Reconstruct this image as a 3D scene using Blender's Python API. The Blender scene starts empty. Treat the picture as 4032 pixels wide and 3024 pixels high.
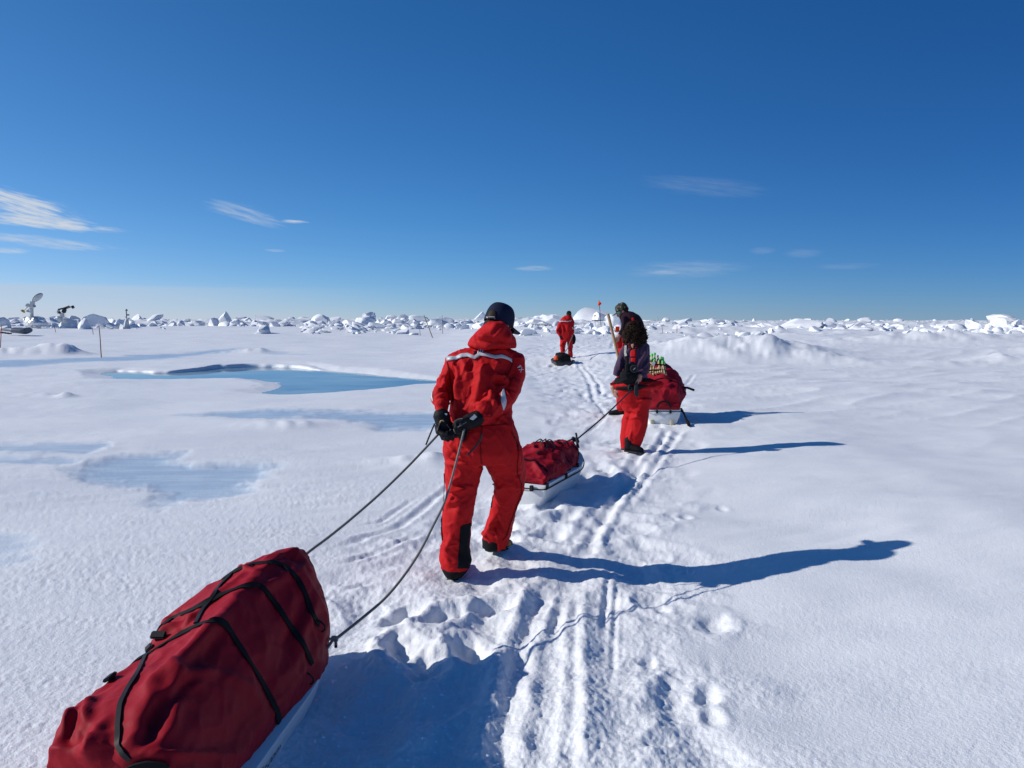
import bpy, bmesh, math, random
import numpy as np
from mathutils import Vector, Matrix, Euler
from mathutils.bvhtree import BVHTree

S = bpy.context.scene
COL = S.collection
R = math.radians
random.seed(7)

# ------------------------------------------------------------------ camera
CAM_H, FPX, PITCH = 1.62, 770.0, R(4.72)
cam_d = bpy.data.cameras.new('camera')
cam = bpy.data.objects.new('camera', cam_d)
COL.objects.link(cam)
cam.location = (0, 0, CAM_H)
cam.rotation_euler = (math.pi / 2 - PITCH, 0, 0)
cam_d.sensor_width = 36.0
cam_d.lens = FPX / 1024 * 36.0
cam_d.clip_start, cam_d.clip_end = 0.05, 30000
S.camera = cam

# ------------------------------------------------------------------ sun, sky
SUN_EL, SUN_DIR = R(30.3), R(3.0)      # shadows run to +x, turned SUN_DIR towards +y
sun_d = bpy.data.lights.new('sun', 'SUN')
sun = bpy.data.objects.new('sun', sun_d)
COL.objects.link(sun)
sun_d.energy = 4.2
sun_d.angle = R(0.53)
sun_d.color = (1.0, 0.96, 0.90)
ray = Vector((math.cos(SUN_DIR) * math.cos(SUN_EL), math.sin(SUN_DIR) * math.cos(SUN_EL), -math.sin(SUN_EL)))
sun.rotation_euler = ray.to_track_quat('-Z', 'Y').to_euler()

W = bpy.data.worlds.new('World')
S.world = W
W.use_nodes = True
nt = W.node_tree
nt.nodes.clear()
N, L = nt.nodes, nt.links


def wn(t, **k):
    n = N.new(t)
    for a, b in k.items():
        setattr(n, a, b)
    return n


def wmath(op, a, b=None, c=None):
    n = wn('ShaderNodeMath', operation=op)
    for i, v in enumerate((a, b, c)):
        if v is None:
            continue
        if isinstance(v, (int, float)):
            n.inputs[i].default_value = v
        else:
            L.new(v, n.inputs[i])
    return n.outputs[0]


def wstep(v, a, b):
    n = wn('ShaderNodeMapRange', interpolation_type='SMOOTHSTEP')
    L.new(v, n.inputs[0])
    n.inputs[1].default_value, n.inputs[2].default_value = a, b
    return n.outputs[0]


def wmix(f, a, b):
    n = wn('ShaderNodeMix', data_type='RGBA')
    L.new(f, n.inputs[0])
    for i, v in ((6, a), (7, b)):
        if isinstance(v, tuple):
            n.inputs[i].default_value = (*v, 1)
        else:
            L.new(v, n.inputs[i])
    return n.outputs[2]


sky = wn('ShaderNodeTexSky', sky_type='NISHITA')
sky.sun_disc = False
sky.sun_elevation = SUN_EL
sky.sun_rotation = math.atan2(-ray.x, -ray.y)     # measured from +y towards +x
sky.altitude = 3000
sky.air_density = 1.0
sky.dust_density = 0.0
sky.ozone_density = 3.0
tc = wn('ShaderNodeTexCoord')
sep = wn('ShaderNodeSeparateXYZ')
L.new(tc.outputs['Generated'], sep.inputs[0])
AZ = wmath('MULTIPLY', wmath('ARCTAN2', sep.outputs[0], sep.outputs[1]), 57.2958)
ELV = wmath('MULTIPLY', wmath('ARCSINE', sep.outputs[2]), 57.2958)
# clear polar air: deep blue, brighter towards the sun and darker away from it
dot = wn('ShaderNodeVectorMath', operation='DOT_PRODUCT')
L.new(tc.outputs['Generated'], dot.inputs[0])
dot.inputs[1].default_value = tuple(-ray)
ssep = wn('ShaderNodeSeparateColor')
L.new(sky.outputs[0], ssep.inputs[0])


def aureole(lo, mid, hi):
    d = dot.outputs['Value']
    return wmath('ADD', wmath('ADD', lo, wmath('MULTIPLY', wstep(d, -0.6, 0.2), mid - lo)), wmath('MULTIPLY', wstep(d, 0.0, 0.8), hi - mid))


scmb = wn('ShaderNodeCombineColor')
L.new(wmath('MULTIPLY', wmath('MULTIPLY', wmath('POWER', ssep.outputs[0], 1.52), 0.25), aureole(0.34, 1.0, 1.5)), scmb.inputs[0])
L.new(wmath('MULTIPLY', wmath('MULTIPLY', wmath('POWER', ssep.outputs[1], 1.04), 0.72), aureole(0.50, 1.0, 1.18)), scmb.inputs[1])
L.new(wmath('MULTIPLY', wmath('MULTIPLY', wmath('POWER', ssep.outputs[2], 0.93), 1.24), aureole(0.62, 1.0, 1.04)), scmb.inputs[2])
skycol = scmb.outputs[0]
# low bank of thin cloud along the horizon on the sunward side
bank = wmath('MULTIPLY', wstep(ELV, 2.45, 2.1), wmath('SUBTRACT', 1.0, wstep(AZ, -34.0, -6.0)))
lay = wn('ShaderNodeTexNoise')
lay.inputs['Scale'].default_value = 1.0
lay.inputs['Detail'].default_value = 3
cmb = wn('ShaderNodeCombineXYZ')
L.new(wmath('MULTIPLY', AZ, 0.05), cmb.inputs[0])
L.new(wmath('MULTIPLY', ELV, 1.6), cmb.inputs[1])
L.new(cmb.outputs[0], lay.inputs['Vector'])
bank = wmath('MULTIPLY', bank, wmath('ADD', 0.28, wmath('MULTIPLY', lay.outputs[0], 0.55)))
skycol = wmix(bank, skycol, (4.8, 5.75, 7.1))


def cirrus(az, el, sa, se, tilt, gain, seed, lo=0.42, hi=0.7):
    da = wmath('SUBTRACT', AZ, az)
    de = wmath('SUBTRACT', wmath('SUBTRACT', ELV, el), wmath('MULTIPLY', da, tilt))
    r2 = wmath('ADD', wmath('POWER', wmath('DIVIDE', wmath('ABSOLUTE', da), sa), 2.0),
               wmath('POWER', wmath('DIVIDE', wmath('ABSOLUTE', de), se), 2.0))
    m = wmath('SUBTRACT', 1.0, wstep(r2, 0.0, 1.0))
    c = wn('ShaderNodeCombineXYZ')
    L.new(wmath('MULTIPLY', da, 0.5), c.inputs[0])
    L.new(wmath('ADD', wmath('MULTIPLY', de, 4.2), wmath('MULTIPLY', da, 0.22)), c.inputs[1])
    c.inputs[2].default_value = seed
    t = wn('ShaderNodeTexNoise')
    t.inputs['Scale'].default_value = 1.0
    t.inputs['Detail'].default_value = 7
    t.inputs['Roughness'].default_value = 0.62
    L.new(c.outputs[0], t.inputs['Vector'])
    v = wmath('ADD', t.outputs[0], wmath('MULTIPLY', m, 0.28))
    return wmath('MULTIPLY', wmath('MULTIPLY', wstep(v, lo + 0.12, hi + 0.14), m), gain)


def azel(u, v):
    """azimuth and elevation in degrees of a point of the 2212 px wide photograph"""
    X, Z = (u * 0.46293 - 512) / FPX, -(v * 0.46293 - 384) / FPX
    y, z = math.cos(PITCH) + Z * math.sin(PITCH), Z * math.cos(PITCH) - math.sin(PITCH)
    return math.degrees(math.atan2(X, y)), math.degrees(math.atan2(z, math.hypot(X, y)))


for u, v, hu, hv, tilt, gain, seed, lo, hi in (
        (30, 438, 150, 30, -0.20, 0.9, 1.0, .42, .75), (90, 480, 165, 17, -0.05, 0.95, 2.3, .42, .75), (95, 523, 170, 15, -0.06, 0.5, 3.1, .42, .8), (15, 541, 60, 8, -0.03, 0.6, 4.4, .42, .8),
        (528, 462, 105, 24, -0.22, 0.42, 5.2, .40, .85), (638, 479, 38, 5, -0.04, 0.8, 6.6, .38, .7), (1155, 580, 55, 8, 0.0, 0.34, 7.7, .38, .8), (1480, 582, 150, 24, 0.02, 0.22, 8.3, .32, .9),
        (1435, 589, 50, 6, 0.0, 0.28, 2.9, .38, .8), (1520, 402, 165, 26, -0.12, 0.10, 9.9, .30, .9), (1648, 541, 34, 10, 0.0, 0.16, 1.7, .32, .9), (1735, 547, 48, 12, 0.0, 0.12, 3.7, .32, .9),
        (1830, 575, 75, 8, 0.0, 0.10, 4.9, .32, .9), (595, 541, 30, 4, -0.05, 0.35, 6.1, .38, .8)):
    az_, el_ = azel(u, v)
    skycol = wmix(cirrus(az_, el_, hu * .0345, hv * .0345, tilt, gain, seed, lo, hi), skycol, (6.3, 6.8, 7.4))
bg = wn('ShaderNodeBackground')
bg.inputs['Strength'].default_value = 0.1
L.new(skycol, bg.inputs['Color'])
wo = wn('ShaderNodeOutputWorld')
L.new(bg.outputs[0], wo.inputs['Surface'])

S.view_settings.view_transform = 'Standard'
S.view_settings.look = 'None'
S.view_settings.exposure = 0.0
S.view_settings.gamma = 1.0
S.view_settings.use_curve_mapping = False
S.render.engine = 'CYCLES'
S.cycles.max_bounces = 6
S.cycles.transparent_max_bounces = 8
S.cycles.use_denoising = True
try:
    S.cycles.denoiser = 'OPENIMAGEDENOISE'
except Exception:
    pass

# ------------------------------------------------------------------ measuring helpers
FWD = Vector((0, math.cos(PITCH), -math.sin(PITCH)))
UPV = Vector((0, math.sin(PITCH), math.cos(PITCH)))
K = 1024 / 4032.0


def sight(fx, fy):
    """direction of the sight line through a point of the 4032 x 3024 photograph"""
    return FWD + Vector(((fx * K - 512) / FPX, 0, 0)) - UPV * ((fy * K - 384) / FPX)


def at(fx, fy, Y):
    d = sight(fx, fy)
    return Vector((0, 0, CAM_H)) + d * (Y / d.y)


def onz(fx, fy, z=0.0):
    d = sight(fx, fy)
    return Vector((0, 0, CAM_H)) + d * ((z - CAM_H) / d.z)


# ------------------------------------------------------------------ noise
_rng = np.random.RandomState(11)
_P = np.tile(_rng.permutation(256), 3)
_G = _rng.normal(size=(256, 3))
_G /= np.linalg.norm(_G, axis=1)[:, None]
_G2 = _rng.uniform(0, 2 * np.pi, 256)
_G2 = np.stack([np.cos(_G2), np.sin(_G2)], 1)


def n2(x, y, seed=0):
    x = np.asarray(x, float) + seed * 17.31
    y = np.asarray(y, float) - seed * 9.73
    xi, yi = np.floor(x).astype(int), np.floor(y).astype(int)
    fx, fy = x - xi, y - yi
    u, v = fx * fx * fx * (fx * (fx * 6 - 15) + 10), fy * fy * fy * (fy * (fy * 6 - 15) + 10)
    xi &= 255
    yi &= 255

    def g(i, j, dx, dy):
        h = _P[_P[xi + i] + ((yi + j) & 255)]
        return _G2[h, 0] * dx + _G2[h, 1] * dy
    a = g(0, 0, fx, fy)
    b = g(1, 0, fx - 1, fy)
    c = g(0, 1, fx, fy - 1)
    d = g(1, 1, fx - 1, fy - 1)
    return 1.4 * ((a + u * (b - a)) * (1 - v) + (c + u * (d - c)) * v)


def fbm2(x, y, o=4, seed=0, gain=0.5):
    s, a = 0, 1.0
    for i in range(o):
        s = s + a * n2(x * 2.03 ** i, y * 2.03 ** i, seed + i)
        a *= gain
    return s


def n3(p, seed=0):
    p = np.asarray(p, float) + seed * np.array([13.7, -7.9, 5.3])
    i = np.floor(p).astype(int)
    f = p - i
    w = f * f * f * (f * (f * 6 - 15) + 10)
    i &= 255
    out = 0
    for dx in (0, 1):
        for dy in (0, 1):
            for dz in (0, 1):
                h = _P[_P[_P[i[:, 0] + dx] + ((i[:, 1] + dy) & 255)] + ((i[:, 2] + dz) & 255)]
                g = _G[h]
                q = f - np.array([dx, dy, dz])
                k = (g * q).sum(1)
                k = k * (w[:, 0] if dx else 1 - w[:, 0]) * (w[:, 1] if dy else 1 - w[:, 1]) * (w[:, 2] if dz else 1 - w[:, 2])
                out = out + k
    return 1.5 * out


def sst(a, b, x):
    t = np.clip((x - a) / (b - a), 0, 1)
    return t * t * (3 - 2 * t)


# ------------------------------------------------------------------ tagging
def tag(o, label=None, cat=None, group=None, kind=None):
    if label:
        o['label'] = label
    if cat:
        o['category'] = cat
    if group:
        o['group'] = group
    if kind:
        o['kind'] = kind
    return o


def empty(name, loc=(0, 0, 0), rz=0.0):
    o = bpy.data.objects.new(name, None)
    o.empty_display_size = 0.2
    COL.objects.link(o)
    o.location = loc
    o.rotation_euler = (0, 0, rz)
    bpy.context.view_layer.update()
    return o


def link(name, me, mat=None, parent=None):
    """link a mesh given in world space; a parent keeps it where it is"""
    o = bpy.data.objects.new(name, me)
    COL.objects.link(o)
    if mat is not None and not me.materials:
        for m in (mat if isinstance(mat, (list, tuple)) else [mat]):
            me.materials.append(m)
    if parent is not None:
        o.parent = parent
        o.matrix_parent_inverse = parent.matrix_world.inverted()
    return o


def smooth(me, angle=None):
    me.polygons.foreach_set('use_smooth', [True] * len(me.polygons))
    if angle:
        me.set_sharp_from_angle(angle=R(angle))
    me.update()
    return me


def from_np(name, V, F, smoothed=True, angle=None):
    me = bpy.data.meshes.new(name)
    me.from_pydata([tuple(v) for v in V], [], [tuple(int(i) for i in f) for f in F])
    me.update()
    if smoothed:
        smooth(me, angle)
    return me


# ------------------------------------------------------------------ materials
class NB:
    """small node builder for one material"""

    def __init__(s, name):
        s.m = bpy.data.materials.new(name)
        s.m.use_nodes = True
        s.t = s.m.node_tree
        s.t.nodes.clear()
        s.out = s.n('ShaderNodeOutputMaterial')

    def n(s, t, **k):
        x = s.t.nodes.new(t)
        for a, b in k.items():
            setattr(x, a, b)
        return x

    def l(s, a, b):
        s.t.links.new(a, b)

    def put(s, sock, v):
        if isinstance(v, (int, float)):
            sock.default_value = v
        elif isinstance(v, tuple):
            sock.default_value = (*v, 1) if len(v) == 3 and sock.type == 'RGBA' else v
        else:
            s.l(v, sock)

    def math(s, op, a, b=0.0, clamp=False):
        x = s.n('ShaderNodeMath', operation=op, use_clamp=clamp)
        s.put(x.inputs[0], a)
        s.put(x.inputs[1], b)
        return x.outputs[0]

    def mix(s, f, a, b):
        x = s.n('ShaderNodeMix', data_type='RGBA')
        s.put(x.inputs[0], f)
        s.put(x.inputs[6], a)
        s.put(x.inputs[7], b)
        return x.outputs[2]

    def step(s, v, a, b, lo=0.0, hi=1.0):
        x = s.n('ShaderNodeMapRange', interpolation_type='SMOOTHSTEP')
        s.put(x.inputs[0], v)
        x.inputs[1].default_value, x.inputs[2].default_value = a, b
        x.inputs[3].default_value, x.inputs[4].default_value = lo, hi
        return x.outputs[0]

    def pos(s, scale=(1, 1, 1), kind='Object'):
        c = s.n('ShaderNodeTexCoord')
        mp = s.n('ShaderNodeMapping')
        mp.inputs['Scale'].default_value = scale
        s.l(c.outputs[kind], mp.inputs['Vector'])
        return mp.outputs[0]

    def noise(s, vec, scale, detail=3, rough=0.5):
        x = s.n('ShaderNodeTexNoise')
        x.inputs['Scale'].default_value = scale
        x.inputs['Detail'].default_value = detail
        x.inputs['Roughness'].default_value = rough
        s.l(vec, x.inputs['Vector'])
        return x.outputs[0]

    def bump(s, h, strength=0.3, dist=0.01, nrm=None):
        x = s.n('ShaderNodeBump')
        x.inputs['Strength'].default_value = strength
        x.inputs['Distance'].default_value = dist
        s.l(h, x.inputs['Height'])
        if nrm is not None:
            s.l(nrm, x.inputs['Normal'])
        return x.outputs[0]

    def bsdf(s, color, rough=0.6, normal=None, spec=0.5, metal=0.0, **k):
        x = s.n('ShaderNodeBsdfPrincipled')
        s.put(x.inputs['Base Color'], color)
        s.put(x.inputs['Roughness'], rough)
        s.put(x.inputs['Metallic'], metal)
        s.put(x.inputs['Specular IOR Level'], spec)
        if normal is not None:
            s.l(normal, x.inputs['Normal'])
        for a, b in k.items():
            s.put(x.inputs[a], b)
        return x.outputs[0]

    def done(s, shader):
        s.l(shader, s.out.inputs['Surface'])
        return s.m


def cloth(name, color, color2=None, rough=0.75, weave=900, sheen=0.0, wear=0.35, soft=0.25):
    b = NB(name)
    p = b.pos()
    n1 = b.noise(p, 6.0, 4, 0.6)
    n2_ = b.noise(p, 60.0, 2, 0.6)
    c2 = color2 or tuple(c * 0.72 for c in color)
    c = b.mix(b.step(n1, 0.35, 0.7, 0, wear), color, c2)
    h1 = b.noise(p, 38.0, 3, 0.55)
    h2 = b.noise(p, weave, 1, 0.5)
    nr = b.bump(h1, soft, 0.006)
    nr = b.bump(h2, 0.18, 0.0012, nr)
    rr = b.math('ADD', rough - 0.05, b.math('MULTIPLY', n2_, 0.1))
    return b.done(b.bsdf(c, rr, nr, 0.12, **{'Sheen Weight': sheen, 'Sheen Roughness': 0.5}))


def plain(name, color, rough=0.5, metal=0.0, var=0.25, scale=14.0, spec=0.5, bump=0.1):
    b = NB(name)
    p = b.pos()
    n1 = b.noise(p, scale, 4, 0.6)
    c = b.mix(b.step(n1, 0.35, 0.7, 0, var), color, tuple(x * 0.6 for x in color))
    nr = b.bump(b.noise(p, scale * 9, 2), bump, 0.002)
    return b.done(b.bsdf(c, b.math('ADD', rough - 0.08, b.math('MULTIPLY', n1, 0.16)), nr, spec, metal))
# ------------------------------------------------------------------ snow and ice
def poly_sd(x, y, P):
    """signed distance, positive inside the polygon"""
    P = np.asarray(P, float)
    d = np.full(x.shape, 1e9)
    inside = np.zeros(x.shape, bool)
    for i in range(len(P)):
        ax, ay = P[i]
        bx, by = P[(i + 1) % len(P)]
        ex, ey = bx - ax, by - ay
        wx, wy = x - ax, y - ay
        t = np.clip((wx * ex + wy * ey) / (ex * ex + ey * ey + 1e-12), 0, 1)
        d = np.minimum(d, (wx - ex * t) ** 2 + (wy - ey * t) ** 2)
        c = (ay > y) != (by > y)
        with np.errstate(divide='ignore', invalid='ignore'):
            xx = ax + (y - ay) * ex / (ey if abs(ey) > 1e-12 else 1e-12)
        inside ^= c & (x < xx)
    d = np.sqrt(d)
    return np.where(inside, d, -d)


def line_d(x, y, P):
    """distance to an open polyline and the parameter (metres) along it"""
    d = np.full(x.shape, 1e9)
    s = np.zeros(x.shape)
    acc = 0.0
    for i in range(len(P) - 1):
        ax, ay = P[i][:2]
        bx, by = P[i + 1][:2]
        ex, ey = bx - ax, by - ay
        ln = math.hypot(ex, ey)
        t = np.clip(((x - ax) * ex + (y - ay) * ey) / (ln * ln + 1e-12), 0, 1)
        q = np.hypot(x - ax - ex * t, y - ay - ey * t)
        k = q < d
        d = np.where(k, q, d)
        s = np.where(k, acc + t * ln, s)
        acc += ln
    return d, s


def crop3(pts, z=0.0):
    return [tuple(onz(px / 1.264, 1350 + py / 1.264, z)[:2]) for px, py in pts]


SC = 4032 / 2212.0


def gpts(pts, z=0.0):
    return [tuple(onz(a * SC, b * SC, z)[:2]) for a, b in pts]


WATER_Z = -0.12
POND = crop3([(500, 150), (600, 143), (850, 150), (1000, 140), (1100, 128), (1300, 121), (1470, 124), (1650, 142), (1850, 157),
              (2000, 176), (2180, 188), (2330, 190), (2190, 199), (2000, 216), (1800, 236), (1600, 254), (1450, 259), (1320, 253), (1300, 246),
              (1400, 226), (1390, 199), (1250, 183), (1000, 187), (700, 190), (600, 188), (540, 168)], WATER_Z)
WET = [crop3(p) for p in (
    [(380, 605), (520, 578), (650, 560), (870, 558), (900, 580), (1000, 598), (1180, 605), (1370, 625), (1250, 680), (1130, 740), (1000, 770),
     (850, 775), (700, 720), (560, 690), (500, 640)],
    [(-300, 505), (170, 500), (250, 490), (520, 510), (430, 540), (200, 545), (-300, 540)],
    [(-300, 572), (290, 565), (380, 588), (300, 602), (100, 603), (-300, 594)],
    [(940, 350), (1150, 345), (1400, 335), (1600, 345), (1900, 355), (2260, 362), (2240, 408), (1900, 425), (1750, 385), (1400, 390), (1200, 380)],
    [(-400, 85), (200, 85), (600, 70), (850, 50), (1150, 38), (1000, 58), (700, 92), (350, 96), (100, 117), (-400, 132)],
    [(-300, 955), (80, 945), (190, 1000), (150, 1080), (-300, 1090)],
    [(1300, 45), (1500, 50), (1640, 60), (1500, 66), (1350, 55)])]
WETI = []
for P, amt in zip(WET, (0.9, 0.75, 0.75, 1.0, 1.0, 0.4, 0.5)):
    cy_ = sum(p[1] for p in P) / len(P)
    Q = [(a, (b - cy_) * 0.5) for a, b in P]
    c_ = [((Q[i][0] + Q[j][0]) / 2, (Q[i][1] + Q[j][1]) / 2) for i in range(len(Q)) for j in range(i)]
    m_ = max(1e-3, float(poly_sd(np.array([q[0] for q in c_]), np.array([q[1] for q in c_]), Q).max()))
    xs_, ys_ = [p[0] for p in P], [p[1] for p in P]
    g_ = 3 * m_
    WETI.append((P, (min(xs_) - g_, max(xs_) + g_, min(ys_) - 2 * g_, max(ys_) + 2 * g_), cy_, m_, amt))
TRAIL = gpts([(1060, 1750), (1060, 1500), (1075, 1330), (1120, 1210), (1230, 1100), (1310, 1010), (1345, 930), (1330, 880), (1290, 830),
              (1230, 790), (1250, 765), (1300, 745), (1345, 730)])
TRAIL = [(-0.1, 0.5), (-0.1, 1.8)] + TRAIL
TW = [0.9, 0.95, 1.0, 1.15, 1.25, 1.15, 1.0, 0.9, 1.1, 1.3, 1.6, 2.2, 2.6, 3.0, 3.2]
SIDE = gpts([(1230, 790), (1150, 795), (1050, 815)])          # faint tracks leaving to the left of the far sled


def trail_mask(x, y):
    acc = [0.0]
    for i in range(len(TRAIL) - 1):
        acc.append(acc[-1] + math.hypot(TRAIL[i + 1][0] - TRAIL[i][0], TRAIL[i + 1][1] - TRAIL[i][1]))
    d, s = line_d(x, y, TRAIL)
    w = np.interp(s, acc, TW[:len(acc)])
    return d, s, w


rd = random.Random(5)
DENTS = []          # x, y, half length, half width, angle, depth


def lay_dents():
    acc = [0.0]
    for i in range(len(TRAIL) - 1):
        acc.append(acc[-1] + math.hypot(TRAIL[i + 1][0] - TRAIL[i][0], TRAIL[i + 1][1] - TRAIL[i][1]))
    tot = acc[-1]
    n = 0
    while n < 560:
        s = tot * rd.random() ** 0.75
        if s < 2.6:
            continue
        i = max(j for j in range(len(acc) - 1) if acc[j] <= s)
        t = (s - acc[i]) / (acc[i + 1] - acc[i])
        ax, ay = TRAIL[i]
        bx, by = TRAIL[i + 1]
        ang = math.atan2(by - ay, bx - ax)
        w = TW[i] * (1 - t) + TW[i + 1] * t
        o = rd.gauss(0, 0.42) * w
        x, y = ax + (bx - ax) * t - math.sin(ang) * o, ay + (by - ay) * t + math.cos(ang) * o
        DENTS.append((x, y, rd.uniform(0.14, 0.24), rd.uniform(0.075, 0.125), ang + rd.gauss(0, 0.35), rd.uniform(0.012, 0.05) * (0.25 + 0.75 * math.exp(-(o / (0.6 * w)) ** 2))))
        n += 1
    # chosen prints beside the trail, as the photograph shows them
    for a, b, ln, dp in ((1545, 1340, 0.2, 0.045), (1530, 1500, 0.13, 0.04), (1540, 1545, 0.1, 0.03), (1430, 1310, 0.1, 0.03), (960, 1330, 0.2, 0.06),
                         (1010, 1400, 0.2, 0.06), (870, 1330, 0.18, 0.05), (930, 1440, 0.2, 0.05), (860, 1400, 0.18, 0.06), (1060, 1310, 0.2, 0.05),
                         (1400, 1420, 0.09, 0.025), (1480, 1120, 0.12, 0.03), (1560, 1100, 0.1, 0.02), (1440, 1470, 0.08, 0.02), (1420, 1600, 0.1, 0.02)):
        x, y = gpts([(a, b)])[0]
        DENTS.append((x, y, ln * 0.8, ln * 0.45, R(70) + rd.gauss(0, 0.5), dp * (0.55 if a > 1350 else 0.9)))


lay_dents()
GROOVES = [(gpts(p), w, d) for p, w, d in (
    ([(1165, 1700), (1172, 1560), (1180, 1430), (1215, 1280), (1260, 1170)], 0.11, 0.045), ([(1335, 1690), (1325, 1520), (1312, 1380), (1300, 1260)], 0.10, 0.035),
    ([(960, 1690), (975, 1540), (1010, 1420), (1060, 1300)], 0.12, 0.05), ([(820, 1620), (850, 1500), (900, 1380)], 0.10, 0.045),
    ([(1178, 1255), (1150, 1330), (1122, 1390), (1112, 1460), (1100, 1520), (1085, 1580), (1060, 1680)], 0.055, 0.075),
    ([(1245, 1270), (1240, 1420), (1243, 1500), (1235, 1600), (1228, 1700)], 0.03, 0.028),
    ([(1318, 1200), (1308, 1300), (1303, 1370)], 0.02, 0.022),
    ([(1335, 1240), (1328, 1330), (1322, 1480)], 0.016, 0.014),
    ([(1190, 1400), (1200, 1340), (1215, 1290)], 0.03, 0.025),
    ([(690, 1230), (760, 1215), (850, 1180), (920, 1150)], 0.035, 0.035),
    ([(720, 1190), (800, 1160), (860, 1140), (930, 1090), (990, 1040)], 0.04, 0.035),
    ([(700, 1290), (760, 1270), (830, 1245)], 0.03, 0.03),
    ([(740, 1145), (820, 1130), (900, 1080)], 0.03, 0.025),
    ([(1390, 970), (1360, 1040), (1300, 1100), (1240, 1180)], 0.07, 0.06),
    ([(1440, 930), (1400, 1000), (1340, 1070), (1290, 1140), (1260, 1200)], 0.05, 0.06),
    ([(1470, 930), (1430, 985), (1390, 1040), (1350, 1090)], 0.05, 0.045),
    ([(1285, 870), (1275, 830), (1262, 805), (1245, 790)], 0.06, 0.06),
    ([(1300, 850), (1295, 830), (1280, 810), (1262, 795)], 0.05, 0.05),
    ([(1262, 935), (1300, 915), (1310, 900), (1290, 870)], 0.04, 0.04),
    ([(1240, 785), (1180, 795), (1120, 805), (1080, 812)], 0.07, 0.06),
    ([(1235, 792), (1190, 803), (1150, 812)], 0.08, 0.07),
    ([(1528, 1400), (1535, 1440), (1548, 1480)], 0.03, 0.02),
    ([(1445, 850), (1480, 835), (1500, 815)], 0.05, 0.04),
    ([(1370, 770), (1372, 760), (1374, 745)], 0.1, 0.07), ([(1320, 772), (1324, 760), (1330, 745)], 0.1, 0.07),
)]
MOUND = [(9.0, 28.5, 3.2, 1.6, 0.50), (10.2, 30.0, 2.6, 1.5, 0.36), (7.4, 30.5, 2.2, 1.6, 0.34), (11.6, 27.0, 1.6, 1.0, 0.22), (14.5, 26.0, 1.6, 0.9, 0.16),
         (19.5, 27.5, 2.0, 1.0, 0.30), (17.2, 26.5, 1.2, 0.8, 0.26), (6.2, 32.5, 0.9, 0.7, 0.32), (22.5, 30.0, 3.0, 1.2, 0.25), (24.0, 42.0, 6.0, 1.4, 0.5),
         (-21.0, 36.0, 1.1, 0.7, 0.62), (-22.6, 35.4, 1.6, 0.6, 0.3), (-25.5, 35.5, 2.2, 0.6, 0.2), (-3.3, 11.6, 0.55, 0.3, 0.08), (-9.6, 16.6, 0.2, 0.2, 0.10),
         (-10.4, 16.9, 0.6, 0.25, 0.07), (-13.1, 39.5, 1.6, 0.5, 0.22), (-0.9, 8.7, 0.5, 0.35, 0.10)]


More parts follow.
